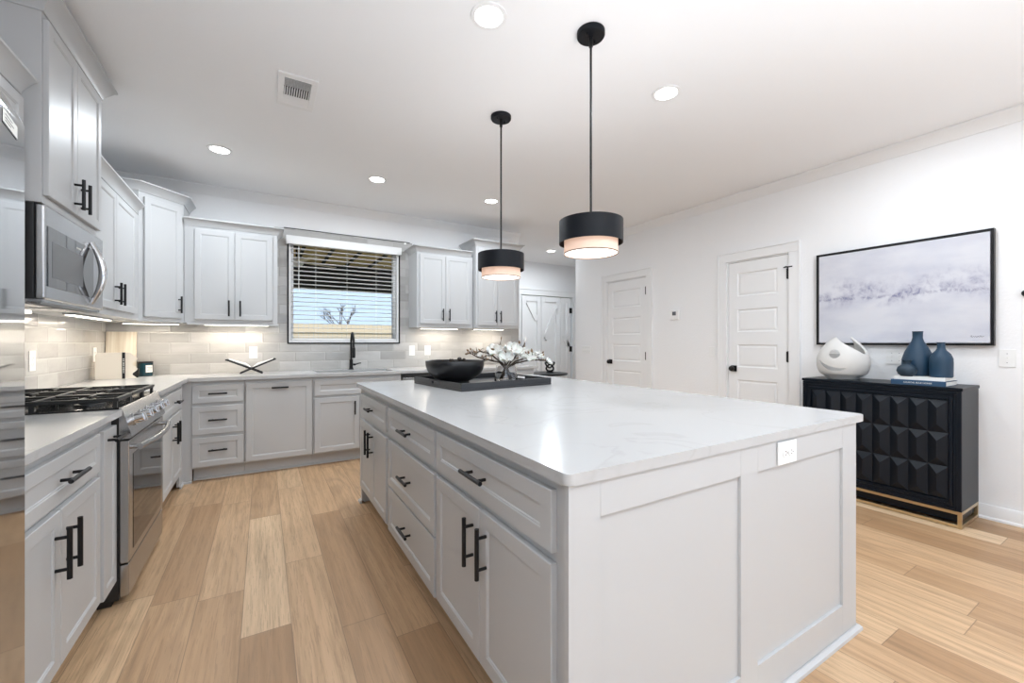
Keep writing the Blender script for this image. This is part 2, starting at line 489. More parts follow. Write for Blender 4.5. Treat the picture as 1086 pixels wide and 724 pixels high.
mb = MB()
for y in (-3.2, -1.93, -.66): mb.box((XR + .04, y, 0), (XR + .10, y + .06, 2.38))
for z in (0, 2.30): mb.box((XR + .045, -3.14, z), (XR + .095, -.66, z + .08))
struct('window_4', mb, M['trim'])  # unseen patio door frame, added along with its daylight lamp
mb = MB()
for y in (-3.0, -2.13, -1.26): mb.box((XW - .10, y, .75), (XW - .04, y + .06, 2.35))
for z in (.75, 2.29): mb.box((XW - .095, -2.94, z), (XW - .045, -1.26, z + .06))
struct('window_5', mb, M['trim'])  # unseen side window frame, added along with its fill lamp

# crown moulding of the room
prof = [(0, H - .092), (.008, H - .092), (.012, H - .075), (.055, H - .02), (.062, H - .016), (.062, H - .001), (0, H - .001)]
struct('trim_1', MB().sweep([(XW + .001, YR), (XW + .001, YW - .001), (XE, YW - .001)], prof, 1), M['trim'])
struct('trim_2', MB().sweep([(XR - .001, YE), (XR - .001, YR)], prof, 1), M['trim'])
bprof = [(0, 0), (.022, 0), (.022, .012), (.014, .022), (.014, .085), (.008, .10), (0, .10)]
mb = MB()
mb.sweep([(XR - .001, D1[0] - .09), (XR - .001, -.6)], bprof, 1)
mb.sweep([(XR - .001, D2[0] - .09), (XR - .001, D1[1] + .09)], bprof, 1)
mb.sweep([(XR - .001, YE), (XR - .001, D2[1] + .09)], bprof, 1)
struct('baseboard_right', mb, M['trim'])
struct('baseboard_far', MB().sweep([(XE - .65, YF - .001), (FD[0] - .1, YF - .001)], bprof, 1), M['trim'])

# tile on back and left walls
mb = MB()
mb.box((XW + .009, YW - .009, .915), (WX0, YW - .0005, 1.45)); mb.box((WX1, YW - .009, .915), (XE, YW - .0005, 1.45))
mb.box((WX0, YW - .009, .915), (WX1, YW - .0005, WZ0))
mb.box((.10, YW - .009, 1.45), (WX0, YW - .0005, 2.46)); mb.box((WX1, YW - .009, 1.45), (1.60, YW - .0005, 2.46)); mb.box((WX0, YW - .009, WZ1), (WX1, YW - .0005, 2.46))
struct('backsplash_back', mb, M['tile_back'], smooth=False)
struct('backsplash_left', MB().box((XW + .0005, 1.42, .915), (XW + .009, YW, 1.45)), M['tile_left'], smooth=False)
mb = MB()
mb.box((.19, YW - .013, 2.46), (1.57, YW - .0005, 2.468))
struct('trim_3', mb, M['black'])

# ------------------------------------------------------------------ window with blind
mb = MB()
e = .015
mb.box((WX0 - e, YW - .017, WZ0 - e), (WX0, YW - .0095, WZ1)); mb.box((WX1, YW - .017, WZ0 - e), (WX1 + e, YW - .0095, WZ1)); mb.box((WX0, YW - .017, WZ0 - e), (WX1, YW - .0095, WZ0))
win = struct('window_1', MB().box((WX0 + .001, YW + .07, WZ0 + .001), (WX0 + .05, YW + .13, WZ1 - .001)).box((WX1 - .05, YW + .07, WZ0 + .001), (WX1 - .001, YW + .13, WZ1 - .001))
             .box((WX0 + .05, YW + .07, WZ0 + .001), (WX1 - .05, YW + .13, WZ0 + .05)).box((WX0 + .05, YW + .07, WZ1 - .05), (WX1 - .05, YW + .13, WZ1 - .001)), M['trim'])
mb.build('edge_trim', M['black'], win)
MB().box((WX0 + .05, YW + .098, WZ0 + .05), (WX1 - .05, YW + .102, WZ1 - .05)).build('pane', M['pane'], win)
jm = MB()
jm.box((WX0 + .0005, YW - .008, WZ0 + .0005), (WX0 + .02, YW + .069, WZ1 - .0005)); jm.box((WX1 - .02, YW - .008, WZ0 + .0005), (WX1 - .0005, YW + .069, WZ1 - .0005))
jm.box((WX0 + .02, YW - .008, WZ0 + .0005), (WX1 - .02, YW + .069, WZ0 + .02))
jm.build('jamb', M['trim'], win)

bl = thing('window_blind', 'white horizontal slat blind with the slats open over the kitchen window', 'blind', (.835, YW + .03, WZ0 + .02))
hw = .572
mb = MB()
n_sl = 21
zt = WZ1 - .09 - (WZ0 + .02)
for k in range(n_sl):
    z = .045 + k * (zt - .06) / (n_sl - 1)
    mb.box((-hw, -.024, -.0014), (hw, .024, .0014), M_=Matrix.Translation((0, 0, z)) @ Matrix.Rotation(R(-4), 4, 'X'))
mb.build('slats', M['slat'], bl)
MB().box((-hw, -.024, .005), (hw, .024, .024), .003).build('bottom_rail', M['slat'], bl)
MB().box((-.625, -.085, 1.047), (.622, -.062, 1.138), .003).box((-.625, -.0615, 1.047), (-.610, -.042, 1.138)).box((.607, -.0615, 1.047), (.622, -.042, 1.138)).build('valance', M['slat'], bl)
mb = MB()
for x in (-.33, 0.0, .33): mb.cyl((x, -.026, .02), (x, -.026, 1.05), .0014, 6)
mb.build('ladder_cord', M['slat'], bl)
mb = MB().cyl((-.50, -.032, .55), (-.50, -.032, 1.05), .004, 8)
mb.build('tilt_wand', M['white_plastic'], bl)

# ------------------------------------------------------------------ doors
def leaf(x0, x1, z0, z1, panels, t=.035):
    """flat door leaf in local x-z, front at y=0, with raised-and-fielded panels; panels = (z0,z1) list"""
    mb = MB()
    w = .095
    zs = [z0] + [q for p in panels for q in p] + [z1]
    mb.box((x0, 0, z0), (x0 + w, t, z1)); mb.box((x1 - w, 0, z0), (x1, t, z1))
    for i in range(0, len(zs), 2):
        mb.box((x0 + w, 0, zs[i]), (x1 - w, t, zs[i + 1]))
    for a, b in panels:
        X0, X1 = x0 + w, x1 - w
        def ring(ins, y): return [(X0 + ins, y, a + ins), (X1 - ins, y, a + ins), (X1 - ins, y, b - ins), (X0 + ins, y, b - ins)]
        mb.rings([ring(0, 0), ring(.008, .010), ring(.018, .012), ring(.032, .004), ring(.034, .004)], cap0=False)
    return mb
def casing(name, y0, y1, ztop, n):
    mb = MB()
    w = .085
    for a, b in ((y0 - w, y0), (y1, y1 + w)):
        mb.box((XR - .018, a, 0), (XR - .0005, b, ztop), .003)
    mb.box((XR - .018, y0 - w, ztop), (XR - .0005, y1 + w, ztop + w), .003)
    # outer back band
    mb.box((XR - .026, y0 - w - .014, 0), (XR - .0005, y0 - w, ztop + w + .014), .003)
    mb.box((XR - .026, y1 + w, 0), (XR - .0005, y1 + w + .014, ztop + w + .014), .003)
    mb.box((XR - .026, y0 - w, ztop + w), (XR - .0005, y1 + w, ztop + w + .014), .003)
    # jamb
    mb.box((XR, y0 + .0005, 0), (XR + .139, y0 + .012, ztop - .0005)); mb.box((XR, y1 - .012, 0), (XR + .139, y1 - .0005, ztop - .0005)); mb.box((XR, y0 + .012, ztop - .012), (XR + .139, y1 - .012, ztop - .0005))
    mb.box((XR + .05, y0 + .012, 0), (XR + .07, y1 - .012, ztop - .012))
    return struct('trim_%d' % n, mb, M['trim'])
def door_right(n, D, knob_z, hz):
    y0, y1, zt = D
    casing('c', y0, y1, zt, n + 3)
    pan = [(.22, .46), (.59, .83), (.962, 1.20), (1.333, 1.572), (1.71, 1.955)]
    W = y1 - y0 - .030
    o = leaf(0, W, .008, zt - .016, pan).build('door_%d' % n, M['trim'], loc=(XR + .006, y1 - .015, 0), rot=(0, 0, R(-90)))
    tag(o, kind='structure')
    mb = MB()
    mb.box((.028, -.008, knob_z - .032), (.092, -.0005, knob_z + .032), .003)
    mb.cyl((.060, -.008, knob_z), (.060, -.035, knob_z), .011, 14)
    mb.lathe([(.010, 0), (.024, .004), (.029, .014), (.027, .024), (.015, .029), (0.001, .03)], n=20)
    # turn the lathed knob to face out of the door
    kv = mb.bm.verts[:] ; mb.bm.verts.ensure_lookup_table()
    for v in list(mb.bm.verts)[-20 * 6:]:
        x, y, z = v.co
        v.co = (.060 + x, -.032 - z, knob_z + y)
    mb.build('door_knob', M['black'], o)
    for z in hz:
        h = MB().box((W - .012, -.010, z - .05), (W + .013, -.001, z + .05), .002).cyl((W + .006, -.012, z - .054), (W + .006, -.012, z + .054), .0065, 10)
        h.build('hinge', M['black'], o)
    return o
d1 = door_right(1, D1, .945, (.25, 1.085, 1.885))
MB().cyl((D1[1] - D1[0] - .024, -.018, 1.945), (D1[1] - D1[0] - .024, -.060, 1.945), .005, 10).cyl((D1[1] - D1[0] - .06, -.022, 1.945), (D1[1] - D1[0] + .02, -.022, 1.945), .006, 10).build('hinge_stop', M['black'], d1)
door_right(2, D2, .945, (.25, 1.045, 1.905))
# far plank door with herringbone battens
mb = MB()
w = .09
mb.box((FD[0] - w, YF - .02, 0), (FD[0], YF - .0005, FD[2]), .003); mb.box((FD[1], YF - .02, 0), (FD[1] + w, YF - .0005, FD[2]), .003); mb.box((FD[0] - w, YF - .02, FD[2]), (FD[1] + w, YF - .0005, FD[2] + .10), .003)
mb.box((FD[0] - w - .015, YF - .03, FD[2] + .10), (FD[1] + w + .015, YF - .0005, FD[2] + .118), .003)
struct('trim_6', mb, M['trim'])
dx0, dx1 = FD[0] + .02, FD[1] - .04
d3 = struct('door_3', MB().box((dx0, YF + .02, .01), (dx1, YF + .055, FD[2] - .012)), M['trim'])
def board(x0, z0, x1, z1, w_, th=.014):
    a = Vector((x0, z0)); b = Vector((x1, z1)); d = (b - a).normalized(); nn = Vector((-d.y, d.x)) * w_ / 2
    return [tuple(a + nn), tuple(a - nn), tuple(b - nn), tuple(b + nn)]
mb = MB()
cols = [dx0, 4.715, 5.185, dx1]
for i, (a, b) in enumerate(zip(cols[:-1], cols[1:])):
    for (p, q) in ((a + .006, a + .10), (b - .10, b - .006)):
        mb.box((p, YF - .010, .02), (q, YF + .0195, FD[2] - .02), .003)
    mb.box((a + .10, YF - .010, FD[2] - .12), (b - .10, YF + .0195, FD[2] - .02), .003); mb.box((a + .10, YF - .010, .02), (b - .10, YF + .0195, .15), .003)
for (x0, z0, x1, z1) in ((4.40, 2.02, 4.615, 1.66), (4.815, 1.28, 5.085, 1.90), (5.285, 1.36, 5.40, 1.14)):
    mb.prism(board(x0, z0, x1, z1, .09), YF - .010, YF + .018)
mb.build('batten', M['trim'], d3)
for z in (.30, 1.085, 1.875):
    MB().box((dx1 - .045, YF - .024, z - .055), (dx1 + .02, YF - .0105, z + .055), .003).build('hinge', M['black'], d3)
MB().box((dx1 + .001, YF + .012, .01), (FD[1] - .028, YF + .03, FD[2] - .01)).build('gap_strip', M['black'], d3)  # plain black strip filling the gap beside the door

# ------------------------------------------------------------------ cabinets
def shaker(x0, z0, x1, z1, t=.02, fr=.045, rec=.006):
    mb = MB()
    y = -t
    def ring(i, yy): return [(x0 + i, yy, z0 + i), (x1 - i, yy, z0 + i), (x1 - i, yy, z1 - i), (x0 + i, yy, z1 - i)]
    mb.rings([ring(0, -.0008), ring(0, y + .002), ring(.002, y), ring(fr, y), ring(fr + .003, y + .0025), ring(fr + .006, y + .0025), ring(fr + .009, y + rec), ring(fr + .010, y + rec)])
    return mb
def pull(cx, cz, L, vertical, y0=-.0202):
    mb = MB()
    o = y0 - .034
    h = L / 2
    ends = ((0, -h), (0, h)) if vertical else ((-h, 0), (h, 0))
    mb.cyl((cx + ends[0][0], o, cz + ends[0][1]), (cx + ends[1][0], o, cz + ends[1][1]), .0075, 12)
    for k in (-.62, .62):
        p = (cx, cz + k * h) if vertical else (cx + k * h, cz)
        mb.cyl((p[0], y0, p[1]), (p[0], o, p[1]), .0056, 10)
    return mb
def cabinet(name, label, loc, rz, W, D, z0, z1, fronts, toe=0, group=None, fr=.045, cat='cabinet', body_pts=None):
    """loc = front left lower corner of the face frame; local x to the right along the front, y into the cabinet"""
    c_ = thing(name, label, cat, loc, rz, group)
    mb = MB()
    g = .0008
    if body_pts: mb.slab(body_pts, z0, z1)
    else: mb.box((g, 0, z0), (W - g, D, z1))
    if toe:
        mb.box((g, .075, 0), (W - g, D, z0 - .0005))
    mb.build('carcass', M['cabinet'], c_)
    for f in fronts:
        k, x0, fz0, x1, fz1 = f[:5]
        o = shaker(x0, fz0, x1, fz1, fr=fr).build(k, M['cabinet'], c_)
        for (cx_, cz_, L, v) in f[5:]:
            pull(cx_, cz_, L, v).build('handle', M['black'], o)
    return c_
def crown(c_, pts, z, h=.072, out=.055, name='crown_moulding', side=1):
    p = [(0, z), (.006, z), (.010, z + .016), (out - .012, z + h - .016), (out, z + h - .010), (out, z + h), (0, z + h)]
    return MB().sweep(pts, p, side).build(name, M['cabinet'], c_)

XF = -.600                 # left run face frame
YFB = 4.545                # back run face frame
ZT = .8835                 # top of base cabinets
DL = XF - XW - .003
DB = YW - YFB - .003
DT, DBt = (.690, .846), (.146, .668)   # drawer / door heights
# left run (local x = world Y)
cabinet('base_cabinet', 'pale grey base cabinet nearest the refrigerator, one wide drawer over two doors', (XF, 1.43, 0), 90, .945, DL, .118, ZT,
        [('drawer', .035, DT[0], .930, DT[1], (.585, .765, .17, False)),
         ('door', .035, DBt[0], .534, DBt[1], (.490, .535, .17, True)), ('door', .538, DBt[0], .930, DBt[1], (.582, .535, .17, True))], toe=1)
cabinet('pullout_cabinet', 'narrow pale grey pull-out cabinet squeezed between wide cabinet and range', (XF, 2.375, 0), 90, .213, DL, .118, ZT,
        [('door', .030, .125, .208, .846, (.119, .800, .13, False))], toe=1, fr=.035)
cabinet('base_cabinet', 'pale grey base cabinet between the range and the corner, drawer over two doors', (XF, 3.366, 0), 90, 1.035, DL, .118, ZT,
        [('drawer', .255, DT[0], 1.012, DT[1], (.72, .765, .16, False)),
         ('door', .255, DBt[0], .632, DBt[1], (.588, .545, .16, True)), ('door', .636, DBt[0], 1.012, DBt[1], (.680, .545, .16, True))], toe=1)
# corner filler post
cf = thing('corner_filler', 'plain pale grey corner post joining the two base cabinet runs', 'cabinet trim', (XF, YFB, 0))
mb = MB()
mb.slab([(-.02, -.143), (-.0008, -.143), (-.0008, -.001), (.067, -.001), (.067, .02), (-.02, .02)], .02, ZT)
mb.sweep([(.0, -.14), (.0, -.0015), (.0665, -.0015)], [(0, 0), (.013, 0), (.012, .014), (.006, .019), (0, .019)], 1)
mb.build('post', M['cabinet'], cf)
# back run
cabinet('drawer_cabinet', 'pale grey base cabinet with three stacked drawers beside the corner', (XF + .068, YFB, 0), 0, .384, DB, .118, ZT,
        [('drawer', .0, DT[0], .375, DT[1], (.187, .773, .138, False)), ('drawer', .0, .415, .375, .660, (.187, .541, .138, False)), ('drawer', .0, .132, .375, .386, (.187, .275, .138, False))], toe=1)
cabinet('panelled_dishwasher', 'pale grey single tall appliance panel with one pull near its top edge', (-.147, YFB, 0), 0, .564, DB, .118, ZT,
        [('door', .012, .130, .553, .846, (.283, .800, .140, False))], toe=1, cat='dishwasher')
cabinet('sink_cabinet', 'pale grey sink base cabinet below the window with false drawer front', (.418, YFB, 0), 0, .875, DB, .118, ZT - .22,
        [('drawer_front', .015, .694, .870, .846), ('door', .015, .132, .436, .668, (.390, .556, .140, True)), ('door', .440, .132, .860, .668, (.486, .556, .140, True))], toe=1)
MB().box((.0008, 0, ZT - .2195), (.8742, .02, ZT)).build('face_frame', M['cabinet'], [q for q in bpy.data.objects if q.name.startswith('sink_cabinet')][0])
dw = thing('dishwasher', 'stainless dishwasher with black top strip behind the island', 'dishwasher', (1.30, YFB, 0))
MB().box((.003, .0, .10), (.597, DB, .878)).box((.02, .06, 0), (.58, DB, .0995)).build('tub', M['black_plastic'], dw)
MB().box((.006, -.022, .12), (.594, -.001, .838), .004).build('door', M['steel'], dw)
MB().box((.006, -.020, .841), (.594, -.001, .876), .003).build('control_strip', M['black_plastic'], dw)
cabinet('base_cabinet', 'pale grey base cabinet at the right end of the back counter', (1.905, YFB, 0), 0, 1.13, DB, .118, ZT,
        [('drawer', .02, DT[0], .56, DT[1], (.29, .77, .14, False)), ('drawer', .57, DT[0], 1.11, DT[1], (.84, .77, .14, False)),
         ('door', .02, DBt[0], .56, DBt[1], (.50, .55, .14, True)), ('door', .57, DBt[0], 1.11, DBt[1], (.63, .55, .14, True))], toe=1)
# shoe strip where the base runs meet the floor
mb = MB()
q = [(0, 0), (.012, 0), (.011, .014), (.005, .018), (0, .018)]
mb.sweep([(XF + .07, YFB + .074), (1.25, YFB + .074)], q, 1); mb.sweep([(XF - .074, 3.372), (XF - .074, 4.395)], q, 1)
mb.sweep([(XF - .074, 1.43), (XF - .074, 2.585)], q, 1)
struct('baseboard_cabinets', mb, M['cabinet'])

# counters
def rounded(pts, corners, r=.02, n=5):
    out = []
    N = len(pts)
    for i, p in enumerate(pts):
        if i not in corners: out.append(p); continue
        P = Vector(p); a = (Vector(pts[i - 1]) - P).normalized(); b = (Vector(pts[(i + 1) % N]) - P).normalized()
        s_ = P + a * r; e_ = P + b * r; cc = P + a * r + b * r
        for k in range(n + 1):
            t = k / n * math.pi / 2
            out.append(tuple(cc - b * r * math.cos(t) - a * r * math.sin(t)))
    return out
XC, YC = -.562, 4.504
tag(MB().slab([(XW + .010, 1.425), (XC, 1.425), (XC, 2.588), (XW + .010, 2.588)], .884, .914, .002).build('countertop', M['quartz']),
    'short white quartz countertop between refrigerator and range', 'countertop')
mb = MB()
SX0, SX1, SY0, SY1 = .47, 1.24, 4.62, 5.00
mb.slab([(XW + .010, 3.364), (XC, 3.364), (XC, YC), (SX0, YC), (SX0, YW - .010), (XW + .010, YW - .010)], .884, .914, .002)
mb.slab([(SX0, YC), (SX1, YC), (SX1, SY0), (SX0, SY0)], .884, .914, 0); mb.slab([(SX0, SY1), (SX1, SY1), (SX1, YW - .010), (SX0, YW - .010)], .884, .914, 0)
mb.slab([(SX1, YC), (3.08, YC), (3.08, YW - .010), (SX1, YW - .010)], .884, .914, .002)
tag(mb.build('countertop', M['quartz']), 'long L-shaped white quartz countertop turning the corner under the window', 'countertop')
sk = thing('sink', 'undermount steel sink set in the counter below the window', 'sink', (.855, 4.81, .68))
mb = MB()
a, b, d = .385, .19, .2035
mb.box((-a, -b, 0), (a, b, .004)); mb.box((-a - .004, -b, 0), (-a, b, d)); mb.box((a, -b, 0), (a + .004, b, d)); mb.box((-a - .004, -b - .004, 0), (a + .004, -b, d)); mb.box((-a - .004, b, 0), (a + .004, b + .004, d))
mb.build('basin', M['steel'], sk)
MB().lathe([(.0, .0045), (.04, .0045), (.045, .008), (.0, .007)], n=20).build('drain', M['chrome'], sk)
fa = thing('faucet', 'matte black pull-down kitchen faucet standing at the sink', 'faucet', (.866, 5.06, .9145))
mb = MB()
mb.lathe([(0, 0), (.028, 0), (.028, .006), (.021, .012), (.019, .05), (.019, .11), (.015, .115), (.0, .115)], n=20)
mb.build('body', M['black'], fa)
pth = [(0, 0, .11), (0, 0, .30)] + [(0, -.075 + .075 * math.cos(t), .30 + .115 * math.sin(t)) for t in [math.pi * k / 10 for k in range(1, 10)]] + [(0, -.15, .29), (0, -.152, .25)]
MB().tube(pth, .012, 12).build('spout', M['black'], fa)
MB().tube([(0, -.152, .2495), (0, -.154, .16), (0, -.155, .135)], [.0165, .018, .015], 14).build('spray_head', M['black'], fa)
MB().cyl((.0195, 0, .055), (.045, 0, .055), .012, 14).tube([(.045, 0, .055), (.075, -.01, .066), (.105, -.015, .072)], [.007, .006, .005], 10).build('lever', M['black'], fa)

# wall cabinets
ZU = 1.405
UF, UB = -.885, 4.81
DU = UF - XW - .003
c_ = cabinet('wall_cabinet', 'pale grey wall cabinet at the left edge, between refrigerator and microwave', (UF, 1.46, 0), 90, 1.118, DU, ZU + .0, 2.272,
             [('door', .03, 1.44, .555, 2.252, (.515, 1.56, .15, True)), ('door', .559, 1.44, 1.10, 2.252, (.60, 1.56, .15, True))])
crown(c_, [(1.117, -.001), (-.02, -.001)], 2.2725, side=-1)
c_ = cabinet('wall_cabinet', 'deeper pale grey cabinet mounted high above the microwave', (-.82, 2.58, 0), 90, .768, -.82 - XW - .003, 1.828, 2.662,
             [('door', .008, 1.862, .330, 2.622, (.290, 1.955, .15, True)), ('door', .334, 1.862, .690, 2.622, (.378, 1.955, .15, True))])
crown(c_, [(.768, .28), (.768, -.001), (0, -.001), (0, .28)], 2.650, h=.085, out=.060, side=-1)
c_ = cabinet('wall_cabinet', 'pale grey two-door wall cabinet between the microwave and the corner cabinet', (UF, 3.35, 0), 90, 1.183, DU, ZU, 2.268,
             [('door', .340, 1.448, .503, 2.245), ('door', .06, 1.448, .500, 2.245)][1:] + [('door', .504, 1.448, 1.012, 2.245, (.545, 1.555, .15, True))])
pull(.458, 1.555, .15, True).build('handle', M['black'], [q for q in c_.children if q.name.startswith('door')][0])
crown(c_, [(1.115, -.001), (.0, -.001)], 2.2685, side=-1)
# diagonal corner cabinet
s2 = math.sqrt(.5)
Wd = math.hypot(.26, .276)
dc = thing('corner_wall_cabinet', 'taller diagonal corner wall cabinet with a single door', 'cabinet', (UF, 4.534, 0), 46.7)
dd = Matrix.Rotation(R(-46.7), 3, 'Z')
def loc2(x, y):
    v = dd @ Vector((x - UF, y - 4.534, 0)); return (v.x, v.y)
pts = [loc2(*p) for p in ((UF, 4.5345), (-.625, 4.81), (-.6255, YW - .003), (XW + .003, YW - .003), (XW + .003, 4.5345))]
MB().slab(pts, ZU - .004, 2.475).build('carcass', M['cabinet'], dc)
o = shaker(.035, 1.44, Wd - .03, 2.437).build('door', M['cabinet'], dc)
pull(Wd - .062, 1.56, .15, True).build('handle', M['black'], o)
crown(dc, [loc2(-.625, YW - .012), loc2(-.625, 4.81), loc2(UF, 4.534), loc2(XW + .01, 4.534)], 2.4755, h=.075, side=-1)
c_ = cabinet('wall_cabinet', 'pale grey two-door wall cabinet directly left of the window', (-.622, UB, 0), 0, .745, YW - UB - .003, ZU, 2.296,
             [('door', .077, 1.438, .385, 2.272, (.342, 1.545, .15, True)), ('door', .389, 1.438, .700, 2.272, (.432, 1.545, .15, True))])
crown(c_, [(.0, 0), (.745, 0), (.745, YW - UB - .012)], 2.2965, h=.068)
MB().box((.02, -.004, ZU - .018), (.748, .016, ZU - .0005), .002).build('light_rail', M['cabinet'], c_)
c_ = cabinet('wall_cabinet', 'pale grey two-door wall cabinet directly right of the window', (1.558, UB, 0), 0, .725, YW - UB - .003, ZU, 2.296,
             [('door', .030, 1.448, .352, 2.272, (.312, 1.555, .15, True)), ('door', .356, 1.448, .685, 2.272, (.396, 1.555, .15, True))])
crown(c_, [(0, YW - UB - .012), (0, 0), (.70, 0)], 2.2965, h=.068)
c_ = cabinet('wall_cabinet', 'taller and deeper pale grey wall cabinet at the right end of the back wall', (2.288, 4.73, 0), 0, .640, YW - 4.73 - .003, ZU, 2.435,
             [('door', .026, 1.440, .300, 2.412, (.268, 1.55, .15, True)), ('door', .304, 1.440, .600, 2.412, (.338, 1.55, .15, True))])
crown(c_, [(0, YW - 4.73 - .012), (0, 0), (.640, 0), (.640, YW - 4.73 - .012)], 2.4355, h=.078)

# under cabinet light bars
def led_bar(label, loc, L, rz, watts):
    t = thing('under_cabinet_light', label, 'light bar', loc, rz, None)
    MB().box((-L / 2, -.03, -.012), (L / 2, .03, -.0005), .002).build('housing', M['grey_plastic'], t)
    MB().box((-L / 2 + .01, -.02, -.016), (L / 2 - .01, .02, -.0125)).build('lens', M['led'], t)
    lamp('led_glow', 'AREA', (0, 0, -.02), (0, 0, 0), watts * .5, (1, .89, .74), L - .04, .04, parent=t)
    return t
led_bar('light bar under the left wall cabinet beside the microwave', (-1.02, 3.95, ZU), .75, 90, 3.4)
led_bar('light bar under the wall cabinet left of the window', (-.22, 4.97, ZU), .55, 0, 2.4)
led_bar('light bar under the corner wall cabinet', (-.86, 4.86, ZU - .005), .40, 0, 2.2)
led_bar('light bar under the wall cabinet right of the window', (1.90, 4.97, ZU), .50, 0, 2.0)
led_bar('light bar under the tall wall cabinet at the right end', (2.60, 4.97, ZU), .45, 0, 1.9)

# ------------------------------------------------------------------ microwave
mw = thing('microwave', 'stainless over-the-range microwave with a bowed chrome handle', 'microwave', (-.845, 2.585, 1.412), 90)
Wm, Hm = .762, .413
MB().box((0, .0, 0), (Wm, -.845 - XW - .005, Hm), .003).build('case', M['black_plastic'], mw)
mb = MB()
mb.box((0, -.034, .0), (Wm, -.0005, Hm), .010, 3)
mb.build('door', M['steel'], mw)
dr = mw.children[-1]
dr = [q for q in mw.children if q.name.startswith('door')][0]
MB().box((.022, -.0375, .058), (.500, -.0345, .322), .001).build('window', M['black_glass'], dr)
mb = MB().box((.500 + .0005, -.0370, .058), (.590, -.0345, .322), .001)
mb.build('control_glass', M['black_glass'], mw)
mb = MB(); mb.box((.06, -.0380, .10), (.43, -.0376, .26)); mb.build('screen', mat('oven_screen', (.10, .10, .10), .25), dr)
mb = MB(); mb.box((.34, -.0382, .285), (.40, -.0377, .293)); mb.build('badge', M['paleink'], dr)
pth = [(.545, -.036 - (.046 * math.sin(math.pi * k / 16)) - .004, .022 + .335 * k / 16) for k in range(17)]
mb = MB()
mb.tube(pth, [.010 + .008 * math.sin(math.pi * k / 16) for k in range(17)], 16)
mb.build('handle', M['chrome'], dr)
mb = MB()
mb.box((.01, -.02, -.012), (Wm - .01, .33, -.0005)); mb.build('underside', M['steel'], mw)
mb = MB()
for x in (.06, .42): mb.box((x, .05, -.018), (x + .28, .22, -.0125), .002)
mb.build('grease_filter', M['steel'], mw)
MB().box((.02, .25, -.030), (Wm - .02, .32, -.0125), .002).build('lamp_lens', mat('hood_lamp_lens', (1, 1, 1), .5, emit=(1, .93, .82), strength=1.1), mw)
# little vent louvre under the front edge
mb = MB()
for k in range(4): mb.box((.02, -.015 + .012 * k, -.020), (Wm - .02, -.009 + .012 * k, -.0122))
mb.build('vent_louvre', M['grey_plastic'], mw)

# ------------------------------------------------------------------ range
rg = thing('gas_range', 'stainless slide-in gas range with black iron grates and window oven door', 'stove', (-.575, 2.592, 0), 90)
Wr = .766
dR = -.575 - XW - .012
MB().box((0, .0, .03), (Wr, dR, .900)).box((.02, .03, 0), (.07, .08, .0295)).box((Wr - .07, .03, 0), (Wr - .02, .08, .0295)).box((.02, dR - .1, 0), (.07, dR - .05, .0295)).box((Wr - .07, dR - .1, 0), (Wr - .02, dR - .05, .0295)).build('body', M['black_plastic'], rg)
MB().box((0, -.005, .9005), (Wr, dR, .922), .004).build('cooktop', M['enamel'], rg)
MB().box((0, dR - .045, .9225), (Wr, dR, .940), .003).build('rear_vent', M['steel'], rg)
mb = MB().prism_x([(-.001, .775), (-.040, .775), (-.046, .785), (-.012, .915), (-.006, .921), (-.001, .921)], 0, Wr)
mb.build('control_panel', M['steel'], rg)
od = MB().box((.003, -.036, .195), (Wr - .003, -.001, .766), .005).build('oven_door', M['steel'], rg)
MB().box((.07, -.0375, .235), (Wr - .07, -.0362, .690), .0006).build('window', M['oven_glass'], od)
pth = [(.04 + (Wr - .08) * k / 14, -.037 - .030 - .032 * math.sin(math.pi * k / 14), .728) for k in range(15)]
hmb = MB().tube(pth, .0125, 12, flat=1.2)
for x in (.05, Wr - .05): hmb.cyl((x, -.0365, .728), (x, -.072, .728), .011, 12)
hmb.build('handle', M['steel'], od)
MB().box((.003, -.034, .040), (Wr - .003, -.001, .188), .005).build('warming_drawer', M['steel'], rg)
kn = None
ax = Vector((0, -.967, .253))
for k in range(5):
    x = .105 + k * .139
    mb = MB()
    p = Vector((x, -.029, .849))
    mb.cyl(p, p + ax * .008, .029, 24); mb.cyl(p + ax * .008, p + ax * .042, .0235, 24, .021)
    mb.box((-.006, -.021, 0), (.006, .021, .012), .002, M_=Matrix.Translation(p + ax * .041) @ Matrix.Rotation(R(75.3), 4, 'X'))
    mb.build('knob', M['chrome'], rg)
for cx_, cy_, r_ in ((.17, .14, .05), (.17, .42, .04), (.383, .28, .06), (.60, .14, .045), (.60, .42, .04)):
    MB().lathe([(0, 0), (r_ * 1.15, 0), (r_ * 1.1, .008), (r_ * .8, .010), (r_ * .8, .018), (r_ * .72, .024), (0, .024)], (cx_, cy_, .9225), 22).build('burner', M['iron'], rg)
